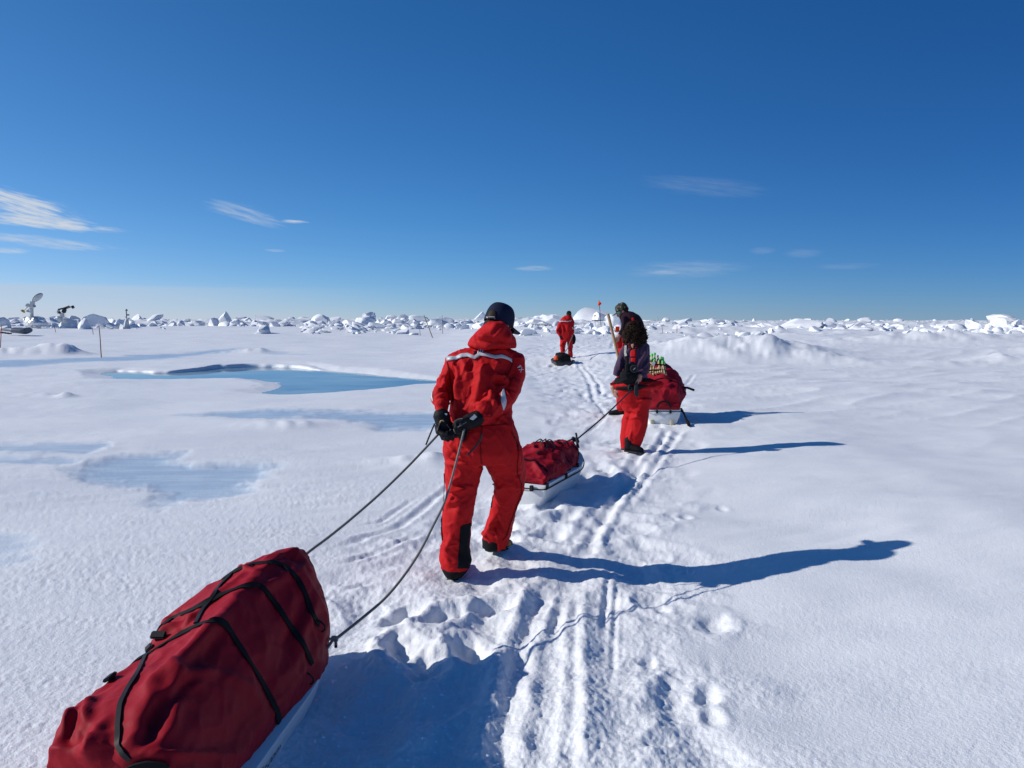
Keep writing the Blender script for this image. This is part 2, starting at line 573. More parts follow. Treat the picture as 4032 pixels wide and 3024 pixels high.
def height(x, y):
    """ground height at world points; also returns the wet ice, fine snow and trodden masks"""
    x = np.asarray(x, float)
    y = np.asarray(y, float)
    r = np.hypot(x, y)
    z = 0.10 * fbm2(x / 11, y / 9, 3, 1) * sst(3, 14, r)
    z += 0.028 * n2(x / 2.3, y / 1.6, 4) * sst(1.5, 5, r)
    # the ground lifts to the right of the trail, dips just beside it, and lifts under the third walker
    z += 0.12 * sst(1.2, 3.6, x - 0.12 * (y - 5)) * sst(13, 7, y) * sst(1.5, 3.5, y)
    z -= 0.05 * np.exp(-((x - 1.0) / 0.5) ** 2 - ((y - 5.0) / 0.8) ** 2)
    z += 0.08 * sst(9, 14, y) * sst(1.4, 4, x)
    z += 0.28 * sst(25.5, 31, y) * sst(-6, 1, x) * sst(60, 25, np.abs(x - 2))
    # the floe rises towards the ridges left of centre, less so on the right
    th = np.degrees(np.arctan2(x, np.maximum(y, .1)))
    z += (0.95 - 0.55 * sst(1, 9, th)) * sst(34, 92, r) * sst(-120, -60, th) * sst(120, 60, th) * sst(9000, 1500, r)
    for mx, my, sx, sy, h in MOUND:
        q = ((x - mx) / sx) ** 2 + ((y - my) / sy) ** 2
        k = q < 9
        if k.any():
            xx, yy = x[k], y[k]
            rel = np.where(xx > mx, 1.45, 0.8)
            q2 = (np.abs(xx - mx) / sx * rel) ** 1.6 + ((yy - my) / sy) ** 2
            add = h * np.exp(-q2) * (1 + 0.45 * n2(xx * 1.3 / max(sy, .3), yy * 1.5 / max(sy, .3), 6) + 0.20 * fbm2(xx * 0.9 + yy * 0.4, yy * 1.1 - xx * 0.2, 4, 38, 0.6) - 0.12 * np.clip(fbm2(xx * 1.9, yy * 1.7, 3, 39), 0, 1))
            z[k] += add
    # wind-packed ribs
    wx, wy = x * 0.96 + y * 0.26, -x * 0.26 + y * 0.96
    rib = n2(wx / 1.4, wy / 0.22, 8) * 0.6 + n2(wx / 0.5, wy / 0.10, 9) * 0.35
    td, ts, tw = trail_mask(x, y)
    edge = td + 0.30 * n2(x / 0.5, y / 0.5, 12) * np.minimum(tw, 1.2)
    trod = 1 - sst(tw * 0.75, tw * 1.15, edge)
    sm = np.zeros_like(x)
    wet = np.zeros_like(x)
    for P, (x0, x1, y0, y1), cy, mx, amt in WETI:
        k = (x > x0) & (x < x1) & (y > y0) & (y < y1)
        if not k.any():
            continue
        xx, yy, sc = x[k], y[k], cy / 10
        sd = poly_sd(xx, (yy - cy) * 0.5, [(a, (b - cy) * 0.5) for a, b in P])
        sd = sd + 0.55 * mx * fbm2(xx / (0.9 * sc), yy / (0.6 * sc), 5, 21, 0.6)
        wet[k] = np.maximum(wet[k], amt * sst(-0.55 * mx, 0.45 * mx, sd))
    z -= 0.035 * wet
    left = sst(1.5, -2.0, x)
    z += 0.026 * rib * (0.4 + 0.9 * sst(-0.3, 0.4, n2(x / 3.1, y / 1.2, 47))) * (1 - 0.85 * wet) * (1 - trod) * (0.35 + 0.65 * left) * sst(60, 8, r)
    # crusty grain
    gr = n2(x / 0.030, y / 0.036, 14) + 0.8 * n2(x / 0.014, y / 0.017, 15) + 0.5 * n2(x / 0.09, y / 0.06, 16)
    fade = sst(14, 4, r)
    patch = 0.55 + 0.75 * sst(-0.35, 0.45, fbm2(x / 1.6, y / 0.45, 3, 34))
    z += 0.0040 * gr * fade * (0.30 + 0.80 * left) * (1 - 0.7 * wet) * (1 - trod) * patch
    # soft hollows and low wind ridges on the untrodden right
    und = n2(x / 1.5 + 0.2 * y, y / 1.1, 35) * 0.030 + n2(x / 0.55, y / 0.40, 36) * 0.010 + 0.010 * rib * sst(-0.1, 0.5, n2(x / 2.2, y / 1.0, 48))
    drift = (1 - np.abs(n2((x * 0.9 + y * 0.45) / 3.4, (y * 0.9 - x * 0.45) / 0.9, 37))) ** 4
    z += (1 - left) * (1 - trod) * (und * sst(40, 10, r) + 0.05 * drift * sst(7, 16, y) * sst(90, 40, r))
    z += 0.0045 * gr * fade * trod
    # trodden snow: lumps
    lum = np.abs(n2(x / 0.30, y / 0.34, 17)) * 1.0 + 0.30 * np.abs(n2(x / 0.12, y / 0.13, 18)) + 0.10 * n2(x / 0.045, y / 0.045, 19)
    z += trod * (0.030 + 0.022 * sst(4.2, 3.0, y)) * n2(x / 0.42, y / 0.55, 44)
    z += trod * (0.030 * (0.55 - lum) * (0.6 + 0.9 * sst(-0.3, 0.4, n2(x / 0.9, y / 0.9, 20))) - 0.015)
    for dx, dy, a, b, an, dp in DENTS:
        k = (np.abs(x - dx) < 0.5) & (np.abs(y - dy) < 0.5)
        if not k.any():
            continue
        px, py = x[k] - dx, y[k] - dy
        u = (px * math.cos(an) + py * math.sin(an)) / a
        v = (-px * math.sin(an) + py * math.cos(an)) / b
        q = np.sqrt(u * u + v * v) + 0.25 * n2(x[k] / 0.08, y[k] / 0.08, 23)
        z[k] += -1.15 * dp * (1 - sst(0.25, 1.15, q)) + 0.30 * dp * np.exp(-((q - 1.4) / 0.4) ** 2)
    for P, w, dp in GROOVES:
        xs, ys = [p[0] for p in P], [p[1] for p in P]
        k = (x > min(xs) - 0.6) & (x < max(xs) + 0.6) & (y > min(ys) - 0.6) & (y < max(ys) + 0.6)
        if not k.any():
            continue
        d, s = line_d(x[k], y[k], P)
        w = w * 0.8
        d = d + 0.35 * w * n2(x[k] / 0.12, y[k] / 0.12, 25)
        tot = sum(math.hypot(P[i + 1][0] - P[i][0], P[i + 1][1] - P[i][1]) for i in range(len(P) - 1))
        m = 0.65 + 0.5 * n2(s / 0.35, s * 0, 26)
        m = 0.62 * m * sst(0, 0.25, s) * sst(tot, tot - 0.25, s)
        z[k] += m * (-dp * np.exp(-(d / w) ** 2) + 0.5 * dp * np.exp(-((d - 2.1 * w) / (0.8 * w)) ** 2))
    # the open melt pond
    k = (x < 4) & (x > -17) & (y > 15) & (y < 36)
    sd = np.full(x.shape, -9.0)
    sd[k] = poly_sd(x[k], y[k], POND)
    sd[k] += 0.16 * n2(x[k] / 1.1, y[k] / 0.9, 30) + 0.07 * n2(x[k] / 0.4, y[k] / 0.4, 31)
    basin = WATER_Z - np.clip(sd * 0.30, 0, 0.42) + 0.02 * n2(x / 0.7, y / 0.7, 32) * sst(0.05, 0.5, sd)
    basin += np.minimum(0.10 * np.exp(-((x + 5.9) / 0.9) ** 2 - ((y - 18.4) / 0.8) ** 2), np.clip(sd * 0.26, 0, 1))
    slope = 0.13 + 0.06 * sst(18, 25, y)
    bank = WATER_Z - 0.005 + np.clip(-sd, 0, 4) * slope
    pond = sst(-2.6, -0.1, sd)
    z = np.where(sd > 0, np.minimum(basin, z), np.maximum(np.minimum(z, bank), WATER_Z - 0.005 + np.clip(-sd, 0, 0.7) * 0.10) * (sd > -4) + z * (sd <= -4))
    blue = sst(-0.05, 0.25, sd)
    # rough ice far out
    far = sst(45, 70, r)
    if far.max() > 0:
        q = 1 - np.abs(n2(x / 7.5, y / 7.5, 40))
        q2 = 1 - np.abs(n2(x / 2.6, y / 2.6, 41))
        belt = sst(-0.15, 0.35, n2(x / 60, y / 34, 42))
        z = z + far * belt * (0.55 * q ** 4 + 0.30 * q2 ** 3) * sst(12000, 300, r) * (1 + 0.7 * sst(70, 200, r)) * 0.9
    return z, wet, blue, trod


def hz(x, y):
    return float(height(np.array([x], float), np.array([y], float))[0][0])


def build_ground():
    az = np.radians(np.concatenate([np.arange(-44, 44.01, 0.115), np.arange(47, 314, 3.0)]))
    rr = [0.4, 0.7, 1.0, 1.3, 1.6, 1.9, 2.2]
    while rr[-1] < 400:
        q = rr[-1]
        rr.append(q + min(q * q * 0.00098, 0.0105 * q))
    while rr[-1] < 14000:
        rr.append(rr[-1] * 1.07)
    rr = np.array(rr)
    A, Rr = np.meshgrid(az, rr)
    X, Y = (np.sin(A) * Rr).ravel(), (np.cos(A) * Rr).ravel()
    Z, wet, blue, trod = height(X, Y)
    Z = np.where(np.hypot(X, Y) > 6000, 0.0, Z)
    na, nr = len(az), len(rr)
    i = np.arange(nr - 1)[:, None] * na
    j = np.arange(na)[None, :]
    j2 = (j + 1) % na
    F = np.stack([i + j, i + j2, i + na + j2, i + na + j], -1).reshape(-1, 4)
    V = np.stack([X, Y, Z], 1)
    c = len(V)
    V = np.vstack([V, [[0, 0, float(Z[:na].mean())]]])
    me = bpy.data.meshes.new('snow')
    nq = len(F)
    me.vertices.add(len(V))
    me.vertices.foreach_set('co', V.astype(np.float32).ravel())
    T = np.stack([np.full(na, c), (np.arange(na) + 1) % na, np.arange(na)], 1)
    loops = np.concatenate([F.ravel(), T[:, ::-1].ravel()])
    me.loops.add(len(loops))
    me.loops.foreach_set('vertex_index', loops.astype(np.int32))
    me.polygons.add(nq + na)
    me.polygons.foreach_set('loop_start', np.concatenate([np.arange(nq) * 4, nq * 4 + np.arange(na) * 3]).astype(np.int32))
    me.polygons.foreach_set('loop_total', np.concatenate([np.full(nq, 4), np.full(na, 3)]).astype(np.int32))
    me.update(calc_edges=True)
    me.validate()
    smooth(me)
    for nm, arr in (('wet', wet), ('blue', blue), ('trod', trod)):
        a = me.attributes.new(nm, 'FLOAT', 'POINT')
        a.data.foreach_set('value', np.concatenate([arr, [0.0]]).astype(np.float32))
    return me


def snow_material(name='snow', ground=True):
    b = NB(name)
    p = b.pos()
    big = b.noise(p, 0.7, 4, 0.6)
    mid = b.noise(p, 9.0, 4, 0.6)
    base = b.mix(b.step(big, 0.3, 0.75), (0.82, 0.83, 0.835), (0.75, 0.765, 0.785))
    base = b.mix(b.step(mid, 0.42, 0.75, 0, 0.35), base, (0.84, 0.845, 0.86))
    rough = 0.62
    if ground:
        aw = b.n('ShaderNodeAttribute', attribute_name='wet').outputs['Fac']
        ab = b.n('ShaderNodeAttribute', attribute_name='blue').outputs['Fac']
        at_ = b.n('ShaderNodeAttribute', attribute_name='trod').outputs['Fac']
        strk = b.noise(b.pos((0.7, 2.6, 1)), 2.2, 5, 0.65)
        wcol = b.mix(b.step(strk, 0.38, 0.66), (0.36, 0.50, 0.645), (0.52, 0.64, 0.745))
        base = b.mix(b.math('MULTIPLY', aw, 0.9), base, wcol)
        base = b.mix(b.math('MULTIPLY', at_, 0.5), base, (0.83, 0.84, 0.855))
        bcol = b.mix(b.step(b.noise(p, 0.45, 3), 0.4, 0.65), (0.46, 0.78, 0.86), (0.60, 0.85, 0.90))
        base = b.mix(ab, base, bcol)
        rough = b.math('SUBTRACT', 0.62, b.math('MULTIPLY', aw, 0.24))
    # grains
    g1 = b.noise(p, 70.0, 3, 0.7)
    g2 = b.noise(p, 230.0, 2, 0.6)
    nr = b.bump(g1, 0.45 if ground else 0.25, 0.012)
    nr = b.bump(g2, 0.35, 0.004, nr)
    sh = b.bsdf(base, rough, nr, 0.35, **{'Subsurface Weight': 0.0})
    if not ground:
        return b.done(sh)
    # a few large crystals that catch the sun
    vo = b.n('ShaderNodeTexVoronoi', feature='F1')
    vo.inputs['Scale'].default_value = 75.0
    b.l(p, vo.inputs['Vector'])
    sp = b.n('ShaderNodeSeparateColor')
    b.l(vo.outputs['Color'], sp.inputs[0])
    pick = b.math('MULTIPLY', b.math('GREATER_THAN', sp.outputs[0], 0.90), b.math('LESS_THAN', vo.outputs['Distance'], 0.42))
    vm = b.n('ShaderNodeVectorMath', operation='SUBTRACT')
    b.l(vo.outputs['Color'], vm.inputs[0])
    vm.inputs[1].default_value = (0.5, 0.5, 0.1)
    vn = b.n('ShaderNodeVectorMath', operation='NORMALIZE')
    b.l(vm.outputs[0], vn.inputs[0])
    gl = b.n('ShaderNodeBsdfGlossy')
    gl.inputs['Roughness'].default_value = 0.22
    gl.inputs['Color'].default_value = (0.9, 0.92, 0.95, 1)
    b.l(vn.outputs[0], gl.inputs['Normal'])
    cg = b.mix(pick, (0, 0, 0), (0.36, 0.37, 0.39))
    b.l(cg, gl.inputs['Color'])
    ad = b.n('ShaderNodeAddShader')
    b.l(sh, ad.inputs[0])
    b.l(gl.outputs[0], ad.inputs[1])
    return b.done(ad.outputs[0])


M = {}
M['snow'] = snow_material('snow')
M['ice'] = snow_material('ice block snow', False)
ground = link('snow_ground', build_ground(), M['snow'])
tag(ground, kind='structure')


def water():
    xs, ys = [p[0] for p in POND], [p[1] for p in POND]
    bm = bmesh.new()
    nx, ny = 60, 60
    g = [[bm.verts.new((min(xs) - .6 + (max(xs) - min(xs) + 1.2) * i / nx, min(ys) - .6 + (max(ys) - min(ys) + 1.2) * j / ny, WATER_Z))
          for i in range(nx + 1)] for j in range(ny + 1)]
    V = np.array([[v.co.x, v.co.y] for row in g for v in row])
    sd = poly_sd(V[:, 0], V[:, 1], POND).reshape(ny + 1, nx + 1)
    for j in range(ny):
        for i in range(nx):
            if max(sd[j, i], sd[j + 1, i], sd[j, i + 1], sd[j + 1, i + 1]) > -0.55:
                bm.faces.new((g[j][i], g[j][i + 1], g[j + 1][i + 1], g[j + 1][i]))
    for v in [v for v in bm.verts if not v.link_faces]:
        bm.verts.remove(v)
    me = bpy.data.meshes.new('melt_pond_water')
    bm.to_mesh(me)
    bm.free()
    b = NB('pond water')
    p = b.pos((1, 0.5, 1))
    tr = b.n('ShaderNodeBsdfTransparent')
    tr.inputs[0].default_value = (0.74, 0.95, 0.98, 1)
    gl = b.n('ShaderNodeBsdfGlossy')
    gl.inputs['Roughness'].default_value = 0.03
    gl.inputs['Color'].default_value = (1, 1, 1, 1)
    fr = b.n('ShaderNodeFresnel')
    fr.inputs['IOR'].default_value = 1.33
    ms = b.n('ShaderNodeMixShader')
    b.l(fr.outputs[0], ms.inputs[0])
    b.l(tr.outputs[0], ms.inputs[1])
    b.l(gl.outputs[0], ms.inputs[2])
    mk = b.n('ShaderNodeBsdfDiffuse')
    mk.inputs[0].default_value = (0.42, 0.62, 0.70, 1)
    m2 = b.n('ShaderNodeMixShader')
    b.put(m2.inputs[0], b.step(b.noise(b.pos((0.5, 0.9, 1)), 0.6, 4, 0.6), 0.35, 0.7, 0.12, 0.42))
    b.l(ms.outputs[0], m2.inputs[1])
    b.l(mk.outputs[0], m2.inputs[2])
    o = link('melt_pond_water', me, b.done(m2.outputs[0]))
    tag(o, kind='structure')


water()


def pond_bank():
    """the undercut snow edge along the far side of the pond"""
    E = [Vector((a, b, 0)) for a, b in crop3([(520, 147), (600, 141), (720, 145), (850, 149), (1000, 139), (1100, 127), (1300, 120), (1470, 123), (1560, 131), (1650, 141)], WATER_Z)]
    q = [E[0] * 2 - E[1]] + E + [E[-1] * 2 - E[-2]]
    C = []
    for i in range(1, len(q) - 2):
        for k in range(14):
            t = k / 14
            C.append(0.5 * (2 * q[i] + (q[i + 1] - q[i - 1]) * t + (2 * q[i - 1] - 5 * q[i] + 4 * q[i + 1] - q[i + 2]) * t * t + (3 * q[i] - q[i - 1] - 3 * q[i + 1] + q[i + 2]) * t ** 3))
    V, F = [], []
    n = len(C)
    for i, p in enumerate(C):
        f = i / (n - 1)
        h = (0.06 + 0.09 * math.exp(-((f - 0.58) / 0.26) ** 2)) * min(1, 8 * f, 8 * (1 - f))
        w = float(n2(np.array([p.x / 1.3]), np.array([p.y / 1.3]), 61)[0]) * 0.16 + float(n2(np.array([p.x / 0.4]), np.array([p.y / 0.4]), 62)[0]) * 0.12
        g = hz(p.x, p.y + 2.2)
        for o, z in ((0.0, -0.12), (0.0, 0.01), (0.03, 0.45), (0.07, 0.80), (0.15, 0.97), (0.4, 1.05), (1.0, 1.0)):
            V.append(Vector((p.x, p.y - 0.25 + o + w, WATER_Z + z * h - (0.1 if z < 0 else 0))))
        V.append(Vector((p.x, p.y + 2.2 + w, g - 0.03)))
    m = 8
    for i in range(n - 1):
        for j in range(m - 1):
            F.append((i * m + j, (i + 1) * m + j, (i + 1) * m + j + 1, i * m + j + 1))
    o = link('pond_bank', from_np('pond_bank', V, F, True, 50), M['ice'])
    tag(o, kind='structure')


pond_bank()
# ------------------------------------------------------------------ shape helpers
def seg_d(P, a, b):
    a, b = np.array(a, float), np.array(b, float)
    e = b - a
    t = np.clip(((P - a) @ e) / (e @ e + 1e-12), 0, 1)
    return np.linalg.norm(P - a - t[:, None] * e, axis=1), t


def fold_disp(P, folds):
    """ridges (amp > 0) or creases (amp < 0) along polylines lying on a surface"""
    d0 = np.zeros(len(P))
    for pts, w, amp in folds:
        pts = [np.array(p, float) for p in pts if p is not None]
        if len(pts) < 2:
            continue
        best = np.full(len(P), 1e9)
        tt = np.zeros(len(P))
        n = len(pts) - 1
        for i in range(n):
            d, t = seg_d(P, pts[i], pts[i + 1])
            k = d < best
            best = np.where(k, d, best)
            tt = np.where(k, (i + t) / n, tt)
        tap = np.sin(np.pi * (0.10 + 0.84 * tt)) ** 0.7
        d0 += amp * tap * np.exp(-(best / w) ** 2)
    return d0


def ridged(P, scale, seed, power=3):
    return np.clip(1 - np.abs(n3(P * np.array(scale), seed)) * 1.6, 0, 1) ** power


class Sculpt:
    """overlapping closed shapes, grown into one continuous skin"""

    def __init__(s):
        s.bm = bmesh.new()

    def tube(s, rings, n=22):
        """rings: (centre, half axis, half axis)"""
        prev = None
        first = None
        for c, a, b in rings:
            vs = [s.bm.verts.new(c + a * math.cos(2 * math.pi * i / n) + b * math.sin(2 * math.pi * i / n)) for i in range(n)]
            if prev:
                for i in range(n):
                    s.bm.faces.new((prev[i], prev[(i + 1) % n], vs[(i + 1) % n], vs[i]))
            else:
                first = vs
            prev = vs
        for vs, c in ((first, rings[0][0]), (prev, rings[-1][0])):
            m = s.bm.verts.new(c)
            for i in range(n):
                s.bm.faces.new((vs[i], vs[(i + 1) % n], m))
        return s

    def limb(s, pts, n=16):
        """pts: (centre, radius) with round sections"""
        rings = []
        for i, (c, r) in enumerate(pts):
            c = Vector(c)
            t = Vector(pts[min(i + 1, len(pts) - 1)][0]) - Vector(pts[max(i - 1, 0)][0])
            t.normalize()
            a = t.cross(Vector((0, 1, 0)) if abs(t.y) < 0.8 else Vector((1, 0, 0))).normalized()
            b = t.cross(a).normalized()
            r1, r2 = (r if isinstance(r, tuple) else (r, r))
            rings.append((c, a * r1, b * r2))
        t0 = (rings[0][0] - rings[1][0]).normalized()
        t1 = (rings[-1][0] - rings[-2][0]).normalized()
        r0, r1 = rings[0], rings[-1]
        e0 = (r0[0] + t0 * r0[1].length * 0.6, r0[1] * 0.55, r0[2] * 0.55)
        e1 = (r1[0] + t1 * r1[1].length * 0.6, r1[1] * 0.55, r1[2] * 0.55)
        return s.tube([e0] + rings + [e1], n)

    def ball(s, c, r, rot=None):
        m = Matrix.Translation(Vector(c)) @ (rot.to_4x4() if rot is not None else Matrix()) @ Matrix.Diagonal((*(r if isinstance(r, tuple) else (r, r, r)), 1))
        bmesh.ops.create_uvsphere(s.bm, u_segments=20, v_segments=14, radius=1, matrix=m)
        return s

    def done(s, name, mat, parent=None, voxel=0.01, it=6, fac=0.5, disp=None, post=2):
        bmesh.ops.recalc_face_normals(s.bm, faces=s.bm.faces)
        me = bpy.data.meshes.new(name)
        s.bm.to_mesh(me)
        s.bm.free()
        o = bpy.data.objects.new('temp', me)
        COL.objects.link(o)
        r = o.modifiers.new('r', 'REMESH')
        r.mode = 'VOXEL'
        r.voxel_size = voxel
        if it:
            q = o.modifiers.new('s', 'SMOOTH')
            q.factor, q.iterations = fac, it
        out = bpy.data.meshes.new_from_object(o.evaluated_get(bpy.context.evaluated_depsgraph_get()))
        bpy.data.objects.remove(o)
        bpy.data.meshes.remove(me)
        out.name = name
        out.materials.clear()
        if disp is not None:
            nv = len(out.vertices)
            P = np.empty(nv * 3, np.float32)
            Nn = np.empty(nv * 3, np.float32)
            out.vertices.foreach_get('co', P)
            out.vertices.foreach_get('normal', Nn)
            P, Nn = P.reshape(-1, 3).astype(float), Nn.reshape(-1, 3).astype(float)
            P = P + Nn * disp(P, Nn, bvh_of(out))[:, None]
            out.vertices.foreach_set('co', P.astype(np.float32).ravel())
            out.update()
        smooth(out)
        return link(name, out, mat, parent)


def bvh_of(me):
    return BVHTree.FromPolygons([v.co.copy() for v in me.vertices], [tuple(p.vertices) for p in me.polygons])


CAM_P = Vector((0, 0, CAM_H))


def hit(bvh, fx, fy, off=0.0):
    """point and normal where the sight line of a photo point meets a surface"""
    p, n, i, d = bvh.ray_cast(CAM_P, sight(fx, fy).normalized())
    if p is None:
        return None, None
    if n.dot(sight(fx, fy)) > 0:
        n = -n
    return p + n * off, n


def hits(bvh, pts, sub=4, off=0.0):
    out = []
    for i in range(len(pts) - 1):
        for k in range(sub):
            t = k / sub
            p, n = hit(bvh, pts[i][0] * (1 - t) + pts[i + 1][0] * t, pts[i][1] * (1 - t) + pts[i + 1][1] * t, off)
            if p is not None:
                out.append((p, n))
    p, n = hit(bvh, *pts[-1], off)
    if p is not None:
        out.append((p, n))
    return out


def ribbon(name, pn, width, thick, mat, parent=None):
    """a strap along (point, normal) pairs"""
    V, F = [], []
    P = [p for p, n in pn]
    for k in range(2):
        P = [P[0]] + [(P[i - 1] + P[i] * 2 + P[i + 1]) / 4 for i in range(1, len(P) - 1)] + [P[-1]]
    Ns = [n for p, n in pn]
    for k in range(3):
        Ns = [Ns[0]] + [(Ns[i - 1] + Ns[i] * 2 + Ns[i + 1]).normalized() for i in range(1, len(Ns) - 1)] + [Ns[-1]]
    for i, p in enumerate(P):
        n = Ns[i]
        t = (P[min(i + 1, len(P) - 1)] - P[max(i - 1, 0)]).normalized()
        sd = t.cross(n).normalized() * width / 2
        n = sd.cross(t).normalized()
        if n.dot(Ns[i]) < 0:
            n = -n
        V += [p - sd, p - sd * 0.9 + n * thick, p + sd * 0.9 + n * thick, p + sd]
    m = len(P)
    for i in range(m - 1):
        for k in range(4):
            a, b = i * 4 + k, i * 4 + (k + 1) % 4
            F.append((a, b, b + 4, a + 4))
    F += [(0, 1, 2, 3), (m * 4 - 1, m * 4 - 2, m * 4 - 3, m * 4 - 4)]
    return link(name, from_np(name, V, F, True, 50), mat, parent)


def tube_mesh(name, pts, r, n=8, twist=None):
    pts = [Vector(p) for p in pts]
    V, F = [], []
    a = None
    for i, p in enumerate(pts):
        t = (pts[min(i + 1, len(pts) - 1)] - pts[max(i - 1, 0)]).normalized()
        if a is None:
            a = t.cross(Vector((0, 0, 1)) if abs(t.z) < 0.9 else Vector((1, 0, 0))).normalized()
        a = (a - t * a.dot(t)).normalized()
        b = t.cross(a)
        rr = r(i / (len(pts) - 1)) if callable(r) else r
        V += [p + (a * math.cos(2 * math.pi * k / n) + b * math.sin(2 * math.pi * k / n)) * rr for k in range(n)]
    m = len(pts)
    for i in range(m - 1):
        for k in range(n):
            k2 = (k + 1) % n
            F.append((i * n + k, i * n + k2, (i + 1) * n + k2, (i + 1) * n + k))
    F += [tuple(range(n))[::-1], tuple((m - 1) * n + k for k in range(n))]
    return from_np(name, V, F, True, 50)


def tube(name, pts, r, mat, parent=None, n=8):
    return link(name, tube_mesh(name, pts, r, n), mat, parent)


def curve_pts(pts, k=8):
    """Catmull-Rom through points"""
    pts = [Vector(p) for p in pts]
    q = [pts[0] * 2 - pts[1]] + pts + [pts[-1] * 2 - pts[-2]]
    out = []
    for i in range(1, len(q) - 2):
        for j in range(k):
            t = j / k
            out.append(0.5 * ((2 * q[i]) + (q[i + 1] - q[i - 1]) * t + (2 * q[i - 1] - 5 * q[i] + 4 * q[i + 1] - q[i + 2]) * t * t
                              + (3 * q[i] - q[i - 1] - 3 * q[i + 1] + q[i + 2]) * t ** 3))
    out.append(pts[-1])
    return out


def drape(name, bvh, rows, nx, off, mat, parent, ny=6):
    """a patch of fabric laid on a surface; rows of (left, right) photo points"""
    V, F = [], []
    R_ = []
    for i in range(len(rows) - 1):
        for k in range(ny):
            t = k / ny
            R_.append(tuple(tuple(np.array(rows[i][j]) * (1 - t) + np.array(rows[i + 1][j]) * t) for j in (0, 1)))
    R_.append(rows[-1])
    idx = {}
    for j, (a, b) in enumerate(R_):
        for i in range(nx + 1):
            t = i / nx
            p, n = hit(bvh, a[0] * (1 - t) + b[0] * t, a[1] * (1 - t) + b[1] * t, off)
            if p is not None:
                idx[(i, j)] = len(V)
                V.append(p)
    for j in range(len(R_) - 1):
        for i in range(nx):
            q = [(i, j), (i + 1, j), (i + 1, j + 1), (i, j + 1)]
            if all(k in idx for k in q):
                vs = [V[idx[k]] for k in q]
                if max((vs[k] - vs[k - 1]).length for k in range(4)) < 0.2:
                    F.append(tuple(idx[k] for k in q)[::-1])
    if not F:
        return None
    o = link(name, from_np(name, V, F), mat, parent)
    md = o.modifiers.new('t', 'SOLIDIFY')
    md.thickness, md.offset = off * 0.8, -1.0
    return o


def text_mesh(txt, size, shear=0.0):
    cu = bpy.data.curves.new('t', 'FONT')
    cu.body = txt
    cu.size = size
    cu.shear = shear
    cu.align_x, cu.align_y = 'CENTER', 'CENTER'
    cu.resolution_u = 3
    o = bpy.data.objects.new('t', cu)
    COL.objects.link(o)
    me = bpy.data.meshes.new_from_object(o.evaluated_get(bpy.context.evaluated_depsgraph_get()))
    bpy.data.objects.remove(o)
    bpy.data.curves.remove(cu)
    return me


def box_mesh(name, size, bev=0.004, loc=(0, 0, 0), rot=None):
    bm = bmesh.new()
    bmesh.ops.create_cube(bm, size=1, matrix=Matrix.Diagonal((*size, 1)))
    if bev:
        bmesh.ops.bevel(bm, geom=bm.edges[:], offset=bev, segments=2, affect='EDGES')
    bmesh.ops.transform(bm, matrix=Matrix.Translation(loc) @ (rot.to_4x4() if rot is not None else Matrix()), verts=bm.verts)
    me = bpy.data.meshes.new(name)
    bm.to_mesh(me)
    bm.free()
    return smooth(me, 35)


M['bag'] = cloth('dark red nylon', (0.30, 0.008, 0.018), (0.23, 0.006, 0.013), 0.62, soft=0.22)
M['red'] = cloth('red work suit cloth', (0.45, 0.009, 0.011), (0.38, 0.0075, 0.010), 0.7, soft=0.25)
M['black_cloth'] = cloth('black nylon cloth', (0.008, 0.008, 0.010), (0.013, 0.013, 0.015), 0.8)
M['webbing'] = cloth('black webbing', (0.008, 0.008, 0.009), (0.014, 0.014, 0.014), 0.75, weave=500)
M['plastic'] = plain('black plastic', (0.010, 0.010, 0.011), 0.6, spec=.25)
M['hull'] = plain('white hull plastic', (0.72, 0.73, 0.72), 0.35, var=0.18, scale=7)
M['reflect'] = plain('silver reflective tape', (0.46, 0.48, 0.50), 0.45, var=0.1)
M['rope'] = plain('grey braided rope', (0.20, 0.19, 0.165), 0.8, var=0.6, scale=120)
M['dark_rope'] = plain('dark rope', (0.022, 0.024, 0.03), 0.8, var=0.5, scale=90)
M['navy'] = cloth('navy cap cloth', (0.012, 0.016, 0.042), None, 0.8)
M['skin'] = plain('weathered skin', (0.42, 0.215, 0.15), 0.5, var=0.2, scale=22, bump=0.2)
M['hair_dark'] = plain('dark brown hair', (0.016, 0.010, 0.008), 0.6, var=0.5, scale=60, spec=.15)
M['ink'] = plain('dark blue print', (0.008, 0.009, 0.03), 0.6, var=0.1, spec=.2)
M['white'] = plain('white print', (0.75, 0.75, 0.77), 0.6, var=0.1)
M['wood'] = plain('pale bamboo', (0.42, 0.29, 0.15), 0.6, var=0.4, scale=30)


def gp(fx, fy):
    """where the sight line through a photo point meets the snow"""
    z = 0.0
    for _ in range(14):
        p = onz(fx, fy, z)
        z = 0.5 * z + 0.5 * hz(p.x, p.y)
    return onz(fx, fy, z)


